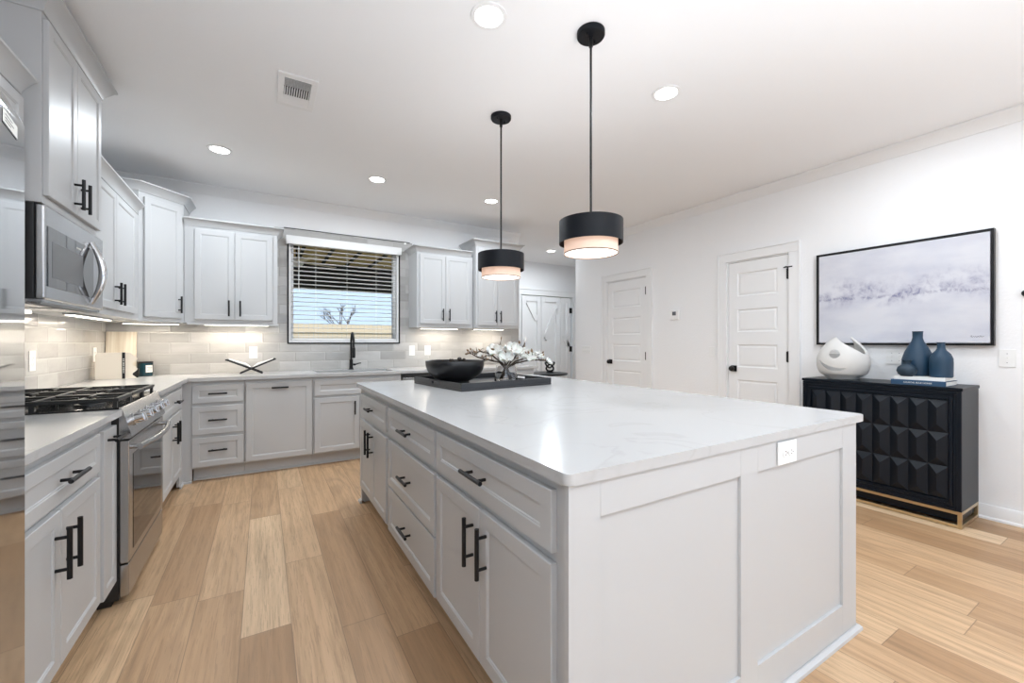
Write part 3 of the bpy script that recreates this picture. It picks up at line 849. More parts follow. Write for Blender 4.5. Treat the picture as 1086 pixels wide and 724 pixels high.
for i in range(3):
    x0 = .012 + i * .250; x1 = x0 + .243
    y0, y1 = .012, .56
    mb = MB()
    zt_, b = .966, .0085
    def bar(p, q, th=.0085, zz=.958):
        p = Vector((*p, zz)); q = Vector((*q, zz)); d = (q - p); L = d.length
        ang = math.atan2(d.y, d.x)
        mb.box((0, -th / 1.0, -th), (L, th / 1.0, th), .002, 1, Matrix.Translation(p) @ Matrix.Rotation(ang, 4, 'Z'))
    bar((x0, y0), (x1, y0)); bar((x0, y1), (x1, y1)); bar((x0 + .008, y0), (x0 + .008, y1)); bar((x1 - .008, y0), (x1 - .008, y1))
    xm = (x0 + x1) / 2
    bar((x0, (y0 + y1) / 2), (x1, (y0 + y1) / 2))
    for yc in (.14, .42):
        bar((x0, yc), (xm - .03, yc), .006, .960); bar((xm + .03, yc), (x1, yc), .006, .960)
        bar((xm, yc - .12), (xm, yc - .03), .006, .960); bar((xm, yc + .03), (xm, yc + .12), .006, .960)
    for xx in (x0 + .008, x1 - .008):
        for yy in (y0 + .004, (y0 + y1) / 2, y1 - .004): mb.box((xx - .007, yy - .007, .9225), (xx + .007, yy + .007, .952))
    mb.build('grate', M['iron'], rg)

# ------------------------------------------------------------------ refrigerator
fr = thing('refrigerator', 'tall polished stainless refrigerator at the left edge of the picture', 'refrigerator', (-.55, .50, 0), 90)
Wf, Hf = .905, 1.735
MB().box((0, 0, .02), (Wf, .66, Hf - .01), .004).box((.03, .03, 0), (Wf - .03, .6, .0195)).build('case', M['grey_plastic'], fr)
def bow(y):
    d = abs(y - .45)
    return -.130 + (.375 * d * d if d < .2 else .015 + .15 * (d - .2))
for x0, x1, hx in ((.002, .3835, .34), (.3875, Wf - .002, .43)):
    xs = [x0 + (x1 - x0) * k / 16 for k in range(17)]
    front = [(x, bow(x)) for x in xs]
    a = front[-1]
    poly = front + [(x1, -.004), (x0, -.004)]
    mb = MB()
    cx_ = (x0 + x1) / 2
    def lvl(z, ins): return [(x + (ins if x < cx_ - .15 else -ins if x > cx_ + .15 else 0), min(y + ins, -.004), z) for x, y in poly]
    mb.rings([lvl(.06, 0), lvl(.08, 0), lvl(Hf - .035, 0), lvl(Hf - .012, 0), lvl(Hf - .004, .003), lvl(Hf, .010)])
    d_ = mb.build('door', M['fridge_steel'], fr, angle=30)
    MB().tube([(hx, bow(hx) - .002, .55), (hx, bow(hx) - .05, .58), (hx, bow(hx) - .05, 1.45), (hx, bow(hx) - .002, 1.48)], .012, 12).build('handle', M['steel'], d_)
# energy sticker on the right door
xa, xb = .738, .840
mb = MB()
for (z0_, z1_, off, mi) in ((1.669, 1.696, .0006, 0), (1.666, 1.669, .0008, 1)):
    mb.mi = mi
    mb.rings([[(xa, bow(xa) - off, z0_), (xa, bow(xa) - off, z1_)], [(.79, bow(.79) - off, z0_), (.79, bow(.79) - off, z1_)], [(xb, bow(xb) - off, z0_), (xb, bow(xb) - off, z1_)]], closed_loop=False, cap0=False, cap1=False)
mb.mi = 1
for z_s, L in ((1.688, .05), (1.681, .06), (1.675, .04)):
    mb.rings([[(xa + .015, bow(xa + .015) - .0009, z_s), (xa + .015, bow(xa + .015) - .0009, z_s + .002)], [(xa + .015 + L, bow(xa + .015 + L) - .0009, z_s), (xa + .015 + L, bow(xa + .015 + L) - .0009, z_s + .002)]], closed_loop=False, cap0=False, cap1=False)
tag(mb.build('energy_sticker', [M['label'], M['ink']], loc=(-.55, .50, 0), rot=(0, 0, R(90))), 'small white paper sticker near the top of the refrigerator door', 'sticker')

# ------------------------------------------------------------------ island
IX0, IX1, IY0, IY1 = .612, 2.242, .773, 3.378
isl = thing('kitchen_island', 'large pale grey kitchen island with drawers, doors and a panelled end', 'kitchen island', (.645, 3.36, 0), -90)
# local x runs towards the camera (world -Y), local y runs to the right (world +X)
Li = 3.36 - .805
Wi = 2.175 - .645
mb = MB()
mb.box((.02, .0, .118), (Li, Wi - .02, ZT)); mb.box((.10, .075, 0), (Li, Wi - .02, .1175)); mb.box((0, -.0, .118), (.0195, Wi - .02, ZT)); mb.box((.02, .075, 0), (.0995, Wi - .02, .1175))
mb.build('carcass', M['cabinet'], isl)
def wy(y): return 3.36 - y
fronts = [('drawer', wy(3.285), .690, wy(2.515), .843, (wy(2.90), .770, .13, False)),
          ('door', wy(3.285), .146, wy(2.902), .655, (wy(2.945), .545, .165, True)), ('door', wy(2.898), .146, wy(2.515), .655, (wy(2.855), .545, .165, True)),
          ('drawer', wy(2.465), .690, wy(1.700), .846, (wy(2.08), .770, .15, False)), ('drawer', wy(2.465), .396, wy(1.700), .660, (wy(2.08), .530, .15, False)), ('drawer', wy(2.465), .135, wy(1.700), .385, (wy(2.08), .270, .15, False)),
          ('drawer', wy(1.675), .690, wy(.857), .850, (wy(1.27), .775, .16, False)),
          ('door', wy(1.675), .146, wy(1.268), .662, (wy(1.315), .540, .165, True)), ('door', wy(1.264), .146, wy(.857), .662, (wy(1.215), .540, .165, True))]
for f in fronts:
    o = shaker(*f[1:5], fr=.048).build(f[0], M['cabinet'], isl)
    for (a, b, L, v) in f[5:]: pull(a, b, L, v).build('handle', M['black'], o)
# end panel facing the camera, with two recessed fields, built as frame boards on a backing
ex0, ex1 = .622 - .645, 2.179 - .645
ep = MB()
yb0, yb1 = Li + .0005, Li + .020
ep.box((yb0, ex0, .0), (yb0 + .012, ex1, ZT))
for a, b in ((.622, .723), (1.328, 1.427), (2.054, 2.179)): ep.box((yb0 + .0115, a - .645, .0), (yb1 + .003, b - .645, ZT), .001, 1)
for a, b in ((.723, 1.328), (1.427, 2.054)):
    ep.box((yb0 + .0115, a - .6452, .79), (yb1 + .003, b - .6448, ZT), .001, 1); ep.box((yb0 + .0115, a - .6452, 0), (yb1 + .003, b - .6448, .14), .001, 1)
ep.build('end_panel', M['cabinet'], isl)
MB().box((.0, Wi - .0195, 0), (Li, Wi + .004, ZT)).build('back_panel', M['cabinet'], isl)
mb = MB()
shoe = [(0, 0), (.017, 0), (.016, .012), (.006, .022), (0, .022)]
mb.sweep([(Li + .0242, ex0), (Li + .0242, ex1 + .001), (0, ex1 + .001)], shoe, 1)
mb.sweep([(.045, -.0), (.0, -.0), (0, .09)], shoe, -1)
mb.box((0, -.0, .02), (.045, .02, .1175)); mb.box((0, .02, .0), (.02, .09, .1175))
mb.build('base_shoe', M['cabinet'], isl)
pts = [(IX0, IY0), (IX1, IY0), (IX1, IY1), (IX0, IY1)]
it = tag(MB().slab(rounded(pts, (0, 1, 2, 3), .022), .884, .914, .0025).build('island_countertop', M['quartz']), 'big white polished quartz slab on top of the island', 'countertop')
def plate(name, label, loc, rz, w, h, cat='switch', toggles=0, rockers=0, sockets=0, horizontal=False):
    t = thing(name, label, cat, loc, rz)
    MB().box((-w / 2, -.006, -h / 2), (w / 2, -.0005, h / 2), .002).build('cover_plate', M['white_plastic'], t)
    if toggles:
        for k in range(toggles):
            x = (k - (toggles - 1) / 2) * .046
            MB().box((x - .005, -.0075, -.012), (x + .005, -.0062, .012)).box((x - .0038, -.018, .001), (x + .0038, -.0074, .009), .001).build('toggle', M['white_plastic'], t)
            mb = MB()
            for z in (-.03, .03): mb.cyl((x, -.0061, z), (x, -.0068, z), .003, 8)
            mb.build('screw', M['grey_plastic'], t)
    for k in range(rockers):
        x = (k - (rockers - 1) / 2) * .046
        MB().box((x - .017, -.009, -.034), (x + .017, -.0062, .034), .002).build('rocker', M['white_plastic'], t)
    for k in range(sockets):
        d = (k - (sockets - 1) / 2) * .039
        cx_, cz_ = (d, 0) if horizontal else (0, d)
        mb = MB()
        mb.cyl((cx_, -.0061, cz_), (cx_, -.0085, cz_), .0165, 20)
        mb.build('socket', M['white_plastic'], t)
        mb = MB()
        for sx_ in (-.006, .006):
            if horizontal: mb.box((cx_ - .004, -.0092, sx_ - .0011), (cx_ + .004, -.0086, sx_ + .0011))
            else: mb.box((cx_ + sx_ - .0011, -.0092, cz_ - .004), (cx_ + sx_ + .0011, -.0086, cz_ + .004))
        mb.cyl((cx_ + (.010 if horizontal else 0), -.0086, cz_ - (0 if horizontal else .010)), (cx_ + (.010 if horizontal else 0), -.0092, cz_ - (0 if horizontal else .010)), .0022, 8)
        mb.build('slot', M['ink'], t)
    return t
plate('wall_outlet', 'white double outlet mounted sideways on the end of the island', (1.604, .7805, .834), 0, .124, .080, 'outlet', sockets=2, horizontal=True)
plate('wall_outlet', 'white outlet on the tile behind the black book stand', (-.09, YW - .009, 1.118), 0, .075, .122, 'outlet', sockets=2)
plate('light_switch', 'white wall switch on the tile just right of the window', (1.597, YW - .009, 1.12), 0, .075, .122, rockers=1)
plate('wall_outlet', 'white outlet on the tile under the cabinets right of window, second from the window', (1.80, YW - .009, 1.12), 0, .080, .122, 'outlet', sockets=2)
plate('wall_outlet', 'white outlet on the left tile wall beside the range', (XW + .009, 3.72, 1.11), 90, .078, .124, 'outlet', sockets=2)
plate('wall_outlet', 'white outlet on the left tile wall near the corner canister', (XW + .009, 4.83, 1.12), 90, .078, .122, 'outlet', sockets=2)
plate('light_switch', 'white single toggle switch at the far right beyond the painting', (XR, .713, 1.117), -90, .078, .120, toggles=1)
plate('light_switch', 'white triple toggle switch behind the blue vases', (XR, 1.270, 1.108), -90, .165, .115, toggles=3)
plate('light_switch', 'white four-gang switch plate beyond the farther panelled door', (XR, 5.0, 1.11), -90, .205, .115, toggles=4)
plate('light_switch', 'white narrow switch plate between thermostat and nearer panelled door', (XR, 2.873, 1.115), -90, .078, .118, rockers=1)
th = thing('thermostat', 'small white square thermostat with dark screen on the right wall', 'thermostat', (XR, 3.362, 1.557), -90)
MB().box((-.062, -.024, -.060), (.062, -.0005, .062), .006, 3).build('case', M['white_plastic'], th)
MB().box((-.026, -.0250, -.006), (.026, -.0242, .040)).build('screen', M['black_glass'], th)

# ------------------------------------------------------------------ things on the counters
# cookbook stand
cs = thing('book_stand', 'black X-shaped folding stand on the back counter left of the window', 'book stand', (-.10, 4.90, .9145), 0)
for s_ in (-1, 1):
    mb = MB()
    for yy in (-.085 + (.012 if s_ > 0 else 0), .085 - (.012 if s_ > 0 else 0)):
        a = Vector((-.095 * s_, yy, .006)); b = Vector((.205 * s_, yy, .143))
        d = b - a
        mb.box((0, -.008, -.0055), (d.length, .008, .0075), .0015, 1, Matrix.Translation(a) @ Matrix.Rotation(-math.atan2(d.z, d.x), 4, 'Y'))
    mb.box((.205 * s_ - .008, -.09, .135), (.205 * s_ + .004, .09, .147), .0015, 1)
    mb.build('crossed_leg', M['black'], cs)
bk = thing('open_book', 'open white book lying in the black X-shaped stand', 'book', (-.10, 4.90, .9145))
for s_ in (-1, 1):
    prof_ = [(.012 * s_, .063), (.075 * s_, .104), (.14 * s_, .122), (.188 * s_, .1495), (.188 * s_, .1435), (.02 * s_, .0675)]
    prof_ = [(.010 * s_, .0665), (.050 * s_, .102), (.105 * s_, .118), (.185 * s_, .1475), (.186 * s_, .1440)]
    MB().prism(prof_, -.07, .07).build('pages', M['paper'], bk)

# canister group in the corner
pb = tag(MB().box((-.106, -.009, 0), (.106, .009, .408), .003).build('serving_board', M['palewood'], loc=(-1.116, 5.083, .9150), rot=(R(-6), 0, 0)),
         'tall pale wooden board leaning against the corner tile', 'cutting board')
def scallop(sgn):
    pts_ = []
    for k in range(41):
        z = .222 * k / 40
        w_ = .122 + (.016 * math.cos(2 * math.pi * (z / .088) + .6) if sgn > 0 else 0) - max(0, (z - .20)) * .5
        pts_.append((sgn * w_, z))
    return pts_
cd = thing('scalloped_board_stack', 'cream scalloped block with black lettered band in the corner', 'decor', (-1.078, 4.765, .9145), 13)
mb = MB()
mb.prism([(p[0], p[1]) for p in scallop(-1)] + [(p[0] , p[1]) for p in reversed(scallop(1))], -.035, .035)
mb.build('block', M['cream'], cd)
mb = MB(); mb.box((.040, -.0375, .001), (.060, .0375, .2235), .001, 1); mb.build('band', M['black'], cd)
mb = MB()
for k in range(9): mb.box((.046, -.0385, .05 + k * .014), (.054, -.0378, .056 + k * .014 + (k % 3) * .002))
mb.build('band_lettering', M['paleink'], cd)
tag(MB().lathe([(0, 0), (.032, 0), (.038, .03), (.036, .07), (.026, .088), (0, .095)], n=28).build('lidded_pot', M['black'], loc=(-.985, 4.88, .9145)),
    'small round black pot half hidden behind the cream block', 'pot')
ca = thing('candle_jar', 'dark teal candle jar with white label in the counter corner', 'candle', (-.935, 5.03, .9145), 20)
MB().lathe([(0, 0), (.054, 0), (.057, .006), (.057, .118), (.052, .118), (.052, .02), (0, .02)], n=36).build('jar', M['teal'], ca)
MB().lathe([(0, .1185), (.058, .1185), (.058, .134), (0, .134)], n=36).build('lid', M['black'], ca)
mb = MB()
rr = .0576
arc = [R(-95 + 60 * k / 8) for k in range(9)]
mb.rings([[(rr * math.cos(t), rr * math.sin(t), .035), (rr * math.cos(t), rr * math.sin(t), .100)] for t in arc], closed_loop=False, cap0=False, cap1=False)
mb.mi = 1
for z_s, a0, a1 in ((.078, 1, 7), (.066, 2, 6), (.054, 1, 6)):
    mb.rings([[((rr + .0004) * math.cos(t), (rr + .0004) * math.sin(t), z_s), ((rr + .0004) * math.cos(t), (rr + .0004) * math.sin(t), z_s + .004)] for t in arc[a0:a1 + 1]], closed_loop=False, cap0=False, cap1=False)
mb.build('jar_label', [M['label'], M['grey_plastic']], ca)

# tray with bowl and magnolias on the island
TA = 7.1
tr = thing('serving_tray', 'large black rectangular tray with cut-out handles on the island', 'tray', (1.405, 2.80, .9145), TA)
tw, td, thh = .385, .345, .050
mb = MB()
mb.box((-tw, -td, 0), (tw, td, .010), .002)
mb.build('base', M['tray'], tr)
mb = MB()
mb.box((-tw, -td, .0102), (tw, -td + .014, thh), .002); mb.box((-tw, td - .014, .0102), (tw, td, thh), .002)
for s_ in (-1, 1):
    x0, x1 = sorted((s_ * tw, s_ * (tw - .014)))
    mb.box((x0, -td + .014, .0102), (x1, -.055, thh), .001); mb.box((x0, .055, .0102), (x1, td - .014, thh), .001)
    mb.box((x0, -.0552, .0102), (x1, .0552, .022), .001); mb.box((x0, -.0552, .040), (x1, .0552, thh), .001)
mb.build('rim', M['tray'], tr)
ZTray = .925
BX, BY = 1.215, 2.86
tag(MB().lathe([(0, 0), (.105, 0), (.110, .006), (.104, .016), (.112, .022), (.152, .040), (.188, .070), (.207, .105), (.214, .135), (.215, .160), (.212, .166), (.206, .160), (.203, .130), (.188, .090), (.15, .058), (0, .045)], n=64, cap1=False).build('bowl', M['bowl'], loc=(BX, BY, ZTray)),
    'wide black footed bowl standing on the tray', 'bowl')
# dark twigs in the bowl
def twiglet(label, pts_, r0, knots):
    mb = MB().tube(pts_, [r0 * (1 - .6 * k / (len(pts_) - 1)) for k in range(len(pts_))], 8)
    for p, q in knots: mb.ball(p, q, 10, 6)
    return tag(mb.build('dried_twig', M['darkbark']), label, 'dried twig')
B = Vector((BX, BY, ZTray))
twiglet('dark dried twig poking out over the right rim of the bowl', [B + Vector(p) for p in ((-.05, -.05, .075), (.06, -.06, .115), (.15, -.07, .148), (.21, -.085, .172), (.268, -.10, .166))], .007, [])
twiglet('dark knobbly dried pods rising just above the bowl rim', [B + Vector(p) for p in ((-.10, .06, .07), (-.02, .06, .13), (.05, .04, .168), (.11, .03, .160))], .012,
        [(B + Vector((.0, .055, .155)), .022), (B + Vector((.055, .045, .172)), .018), (B + Vector((.085, .03, .165)), .016)])
twiglet('small curled dark twig lying at the middle of the bowl', [B + Vector(p) for p in ((-.08, -.04, .058), (-.06, .0, .12), (-.03, .02, .168), (-.005, .02, .172))], .010,
        [(B + Vector((-.03, .02, .166)), .013)])
VX, VY = 1.555, 2.70
vs_ = thing('glass_vase', 'clear glass vase holding magnolia branches on the tray', 'vase', (VX, VY, ZTray))
MB().lathe([(0, 0), (.084, 0), (.088, .004), (.086, .02), (.079, .08), (.071, .130), (.068, .130), (.075, .08), (.081, .020), (.078, .014), (0, .012)], n=48, cap1=False).build('vessel', M['glass'], vs_)

rnd = random.Random(11)
def petal(mb, base, axis, side, L, Wp, cup):
    """one cupped petal from base along axis, opening towards side"""
    axis = axis.normalized(); side = (side - axis * side.dot(axis)).normalized(); cr = axis.cross(side)
    rows = []
    for i in range(7):
        t = i / 6
        wv = Wp * math.sin(math.pi * min(.03 + t * .93, 1)) ** .7
        out = side * (cup * L * math.sin(t * 1.9) ) + axis * (L * t * (1 - .18 * t))
        row = []
        for j in range(5):
            s_ = (j - 2) / 2
            row.append(base + out + cr * (wv * s_) - side * (-.22 * wv * s_ * s_))
        rows.append(row)
    mb.rings(rows, closed_loop=False, cap0=False, cap1=False)
def blossom(parent, base, axis, size, n=8, openness=.65):
    size *= 1.0
    mb = MB()
    axis = axis.normalized()
    ref = Vector((0, 0, 1)) if abs(axis.z) < .8 else Vector((1, 0, 0))
    u = axis.cross(ref).normalized(); v = axis.cross(u)
    for k in range(n):
        t = 2 * math.pi * k / n + rnd.uniform(-.2, .2)
        s_ = u * math.cos(t) + v * math.sin(t)
        petal(mb, base, axis + s_ * openness * .4, s_, size * rnd.uniform(.85, 1.1), size * .34, openness * rnd.uniform(.7, 1.1))
    o = mb.build('blossom', M['petal'], parent, angle=80)
    sl = o.modifiers.new('thickness', 'SOLIDIFY'); sl.thickness = .0014
    return o
def bud(mb, p, d, L, r):
    d = d.normalized()
    mb.tube([p, p + d * L * .3, p + d * L * .7, p + d * L], [r * .5, r, r * .75, r * .1], 8)
# right = image-right on the tray is local camera-right direction
CR = Vector((math.cos(R(YAW)), -math.sin(R(YAW)), 0)); CF = Vector((math.sin(R(YAW)), math.cos(R(YAW)), 0)); UP = Vector((0, 0, 1))
V0 = Vector((VX, VY, ZTray))
def W3(r, u, f): return V0 + CR * r + UP * u + CF * f
branches = [
    ('magnolia branch reaching far left with thin bare tips', [(.05, .02, .0), (0, .10, 0), (-.05, .155, -.01), (-.13, .17, -.02), (-.20, .185, -.03), (-.275, .225, -.02)], [(-.19, .20, -.03, .026)], 12),
    ('magnolia branch reaching left, second from the top, with brown buds', [(.045, .02, .02), (.01, .10, .02), (-.06, .17, .03), (-.12, .215, .03), (-.20, .23, .04), (-.245, .20, .04)], [(-.12, .20, .03, .03)], 13),
    ('upright magnolia branch with white blossom leaning left', [(.03, .02, -.03), (.005, .10, -.01), (-.01, .17, 0), (-.03, .235, .01), (-.055, .285, .02)], [(-.070, .220, -.03, .078)], 5),
    ('tall magnolia branch topped by an upright pale bud', [(-.03, .02, -.02), (.0, .10, -.01), (.06, .18, 0), (.11, .245, .0), (.140, .295, .0)], [(.075, .215, -.04, .080)], 5),
    ('magnolia branch with the big central blossom', [(-.045, .02, .01), (-.01, .10, .01), (.03, .17, .02), (.06, .23, .03)], [(.005, .170, -.06, .078), (.045, .235, .03, .080)], 4),
    ('magnolia branch reaching right with two open blossoms', [(-.05, .02, .0), (.0, .10, 0), (.07, .155, 0), (.14, .18, -.01), (.20, .19, -.01), (.245, .205, .0)], [(.150, .185, -.03, .076), (.235, .195, -.01, .050)], 8),
    ('low magnolia branch reaching far right with drooping tip bud', [(-.04, .02, .03), (.0, .10, .02), (.08, .145, .02), (.18, .165, .03), (.265, .165, .03), (.325, .155, .02)], [(.315, .150, .0, .036)], 8),
]
for label, path, flowers, nb in branches:
    br = thing('magnolia_branch', label, 'flower', tuple(V0), 0, None)
    P = [W3(*p) - V0 for p in path]
    mb = MB()
    # refine path
    fine_p = []
    for i in range(len(P) - 1):
        for k in range(3):
            t = k / 3
            fine_p.append(P[i].lerp(P[i + 1], t) + Vector((rnd.uniform(-1, 1), rnd.uniform(-1, 1), rnd.uniform(-1, 1))) * .003)
    fine_p.append(P[-1])
    mb.tube(fine_p, [.0076 * (1 - .55 * k / (len(fine_p) - 1)) for k in range(len(fine_p))], 7)
    bm2 = MB()
    tips = []
    for k in range(nb):
        i = rnd.randrange(len(fine_p) // 2, len(fine_p))
        d = (CR * rnd.uniform(-1, 1) + UP * rnd.uniform(-.25, 1) + CF * rnd.uniform(-.6, .6)).normalized()
        L = rnd.uniform(.025, .06)
        q = fine_p[i] + d * L
        mb.tube([fine_p[i], fine_p[i].lerp(q, .5) + Vector((0, 0, .004)), q], [.003, .0024, .0016], 6)
        if rnd.random() < .75: bud(bm2, q, d + UP * .4, rnd.uniform(.016, .030), rnd.uniform(.005, .009))
    if 'upright pale bud' in label:
        bud(bm2, fine_p[-1], UP, .02, .006)
    mb.build('stem', M['bark'], br)
    bm2.build('bud', M['bud'], br)
    for (r, u, f, sz) in flowers:
        b0 = W3(r, u, f) - V0
        blossom(br, b0, (UP * .8 + CR * (r * 2.2) - CF * .55), sz)
    if 'upright pale bud' in label:
        mb2 = MB(); bud(mb2, fine_p[-1] + UP * .004, UP + CR * .1, .048, .013); mb2.build('blossom', M['petal'], br)

# ------------------------------------------------------------------ far hall table with knot ornament
ht = thing('hall_table', 'round black table in the hall beyond the island', 'table', (4.10, 5.78, 0))
MB().lathe([(0, .672), (.34, .672), (.37, .680), (.376, .695), (.37, .708), (.34, .712), (0, .712)], n=48).build('table_top', M['black'], ht)
MB().lathe([(0, 0), (.22, 0), (.22, .02), (.05, .05), (.04, .30), (.055, .60), (.12, .6715), (0, .6715)], n=32).build('pedestal', M['black'], ht)
mb = MB()
kp = []
for k in range(64):
    t = 2 * math.pi * k / 64
    kp.append(((math.sin(t) + 2 * math.sin(2 * t)) * .026, (math.sin(3 * t)) * .03, .085 + (math.cos(t) - 2 * math.cos(2 * t)) * .022))
kp = [(x * 1.35, y * 1.35, z * 1.3) for x, y, z in kp]
mb.tube(kp, .015, 10, closed=True)
mb.box((-.05, -.03, 0), (.05, .03, .02), .003)
tag(mb.build('knot_sculpture', M['black'], loc=(4.17, 5.75, .7125)), 'small black knotted ornament on the hall table', 'ornament')

# ------------------------------------------------------------------ sideboard group
sb = thing('sideboard', 'black sideboard with faceted doors on an open brass base', 'sideboard', (3.915, 1.775, 0), -90)
# local x: towards camera (-Y), local y: to the wall (+X)
Ws, Ds, z0s, z1s = .935, .383, .112, .925
MB().box((0, .012, z0s), (Ws, Ds, z1s - .022), .003).build('case', M['blackwood'], sb)
MB().box((-.006, -.004, z1s - .0215), (Ws + .006, Ds, z1s), .004).build('top', M['blackwood'], sb)
mb = MB()
for ins, w_, y_ in ((0, .022, -.000), (.022, .020, .006), (.042, .018, .000)):
    a, b, c2, d2 = ins, Ws - ins, z0s + ins, z1s - .024 - ins
    mb.box((a, y_ - .002, c2), (a + w_, .0118, d2), .003); mb.box((b - w_, y_ - .002, c2), (b, .0118, d2), .003)
    mb.box((a + w_, y_ - .002, c2), (b - w_, .0118, c2 + w_), .003); mb.box((a + w_, y_ - .002, d2 - w_), (b - w_, .0118, d2), .003)
mb.build('moulded_frame', M['blackwood'], sb)
fx0, fx1, fz0, fz1 = .062, Ws - .062, z0s + .062, z1s - .024 - .062
mid_ = (fx0 + fx1) / 2
for a, b in ((fx0 + .001, mid_ - .0015), (mid_ + .0015, fx1 - .001)):
    mb = MB()
    mb.box((a, .0075, fz0 + .001), (b, .0117, fz1 - .001))
    cw = (b - a) / 4; chh = (fz1 - fz0 - .002) / 3
    for i in range(4):
        for j in range(3):
            x0 = a + i * cw; x1 = x0 + cw; zz0 = fz0 + .001 + j * chh; zz1 = zz0 + chh
            xm = (x0 + x1) / 2
            v = [mb.bm.verts.new(p) for p in ((x0, .0074, zz0), (x1, .0074, zz0), (x1, .0074, zz1), (x0, .0074, zz1), (xm, -.022, zz0 + chh * .25), (xm, -.022, zz1 - chh * .25))]
            for q in ((0, 1, 4), (1, 2, 5, 4), (2, 3, 5), (3, 0, 4, 5)): mb._face([v[k] for k in q])
    mb.build('door', M['blackwood'], sb, smooth=False)
mb = MB()
t_ = .020
for (x, y) in ((0, 0), (Ws - t_, 0), (0, Ds - t_), (Ws - t_, Ds - t_)): mb.box((x, y, 0), (x + t_, y + t_, z0s - .0005), .001, 1)
for z in (0.004, z0s - t_ - .0006):
    mb.box((t_, 0, z), (Ws - t_, t_, z + t_), .001, 1); mb.box((t_, Ds - t_, z), (Ws - t_, Ds, z + t_), .001, 1)
    mb.box((0, t_, z), (t_, Ds - t_, z + t_), .001, 1); mb.box((Ws - t_, t_, z), (Ws, Ds - t_, z + t_), .001, 1)
mb.build('brass_base', M['brass'], sb)
MB().box((t_ + .001, t_ + .03, .03), (Ws - t_ - .001, Ds - t_ - .03, z0s - .03)).build('plinth', M['blackwood'], sb)

# white sculptural vase (two pointed lobes, holes)
def sculpt():
    mb = MB()
    n, m_ = 72, 26
    rg_ = []
    for i in range(m_ + 1):
        s_ = i / m_
        ring = []
        for k in range(n):
            t = 2 * math.pi * k / n
            def dip(c0, w0):
                dlt = (math.degrees(t) - c0 + 180) % 360 - 180
                return math.exp(-(dlt / w0) ** 2)
            def away(c0): return abs((math.degrees(t) - c0 + 180) % 360 - 180)
            top = max(.345 - .10 * (away(222) / 72) ** 1.25, .345 - .13 * away(20) / 44, .205)
            z = top * s_
            zz = z / .34
            r = .178 * (max(0.0, math.sin(math.pi * (.24 + .66 * min(zz, 1)))) ** .85)
            r = max(r, .012)
            if zz < .12: r = .100 + (r - .100) * (zz / .12) if zz < .12 else r
            ring.append((r * math.cos(t), r * math.sin(t) * .86, z))
        rg_.append(ring)
    mb.rings(rg_, cap0=True, cap1=False)
    o = mb.build('sculptural_vase', M['whiteceramic'])
    md = o.modifiers.new('s', 'SOLIDIFY'); md.thickness = .014; md.offset = -1
    cut = MB()
    cut.tube([(-.082, -.30, .205), (-.062, -.02, .205)], .036, 24)
    # crescent slot on the lower left front
    arc_ = [Vector((-.055 + .115 * math.cos(a), -.17, .185 + .105 * math.sin(a))) for a in [R(195 + 105 * k / 14) for k in range(15)]]
    cut2 = MB()
    cut2.rings([[(p.x * .98, -.22, p.z - w_), (p.x * .98, -.05, p.z - w_), (p.x * .98, -.05, p.z + w_), (p.x * .98, -.22, p.z + w_)] for p, w_ in zip(arc_, [.002 + .014 * math.sin(math.pi * k / 14) for k in range(15)])])
    cs_ = [cut.build('cut', None or M['whiteceramic']), cut2.build('cut', M['whiteceramic'])]
    for q in cs_:
        b_ = o.modifiers.new('b', 'BOOLEAN'); b_.object = q; b_.operation = 'DIFFERENCE'; b_.solver = 'EXACT'
    bpy.context.view_layer.update()
    dg = bpy.context.evaluated_depsgraph_get()
    me = bpy.data.meshes.new_from_object(o.evaluated_get(dg))
    o.modifiers.clear(); o.data = me
    for q in cs_: bpy.data.objects.remove(q)
    me.polygons.foreach_set('use_smooth', [True] * len(me.polygons)); me.set_sharp_from_angle(angle=R(40))
    return o
sv = sculpt()
sv.location = (4.11, 1.565, .9255); sv.rotation_euler = (0, 0, R(-62))
tag(sv, 'white sculptural ceramic vase with twin pointed lobes on the sideboard', 'vase')

# books
def book(name, label, loc, rz, w, d, h, cover):
    b_ = thing(name, label, 'book', loc, rz)
    mb = MB()
    mb.box((-w / 2, -d / 2, 0), (w / 2, d / 2, .003)); mb.box((-w / 2, -d / 2, h - .003), (w / 2, d / 2, h)); mb.box((-w / 2, -d / 2, .003), (w / 2, -d / 2 + .004, h - .003))
    mb.build('cover', cover, b_)
    MB().box((-w / 2 + .004, -d / 2 + .0045, .0032), (w / 2 - .004, d / 2 - .004, h - .0032)).build('pages', M['paper'], b_)
    return b_
b1 = book('coffee_table_book', 'blue coffee table book under the white one on the sideboard', (4.035, 1.055, .9255), -90, .285, .245, .034, M['bookblue'])
b2 = book('coffee_table_book', 'white coffee table book stacked on the blue one', (4.055, 1.055, .9600), -90, .265, .245, .022, M['bookwhite'])
def text(body, size, loc, rot, material, parent, name='spine_title'):
    cu = bpy.data.curves.new(name, 'FONT')
    cu.body = body; cu.size = size; cu.align_x = 'CENTER'; cu.align_y = 'CENTER'; cu.extrude = .0002
    t = bpy.data.objects.new(name, cu); COL.objects.link(t)
    bpy.context.view_layer.update()
    me = bpy.data.meshes.new_from_object(t.evaluated_get(bpy.context.evaluated_depsgraph_get()))
    bpy.data.objects.remove(t)
    me.materials.append(material)
    o = bpy.data.objects.new(name, me); COL.objects.link(o)
    o.location = loc; o.rotation_euler = rot
    if parent: o.parent = parent
    return o
text('COASTAL BLUE HOMES', .014, (0, -.1232, .017), (R(90), 0, 0), M['paleink'], b1)
ZB = .9822
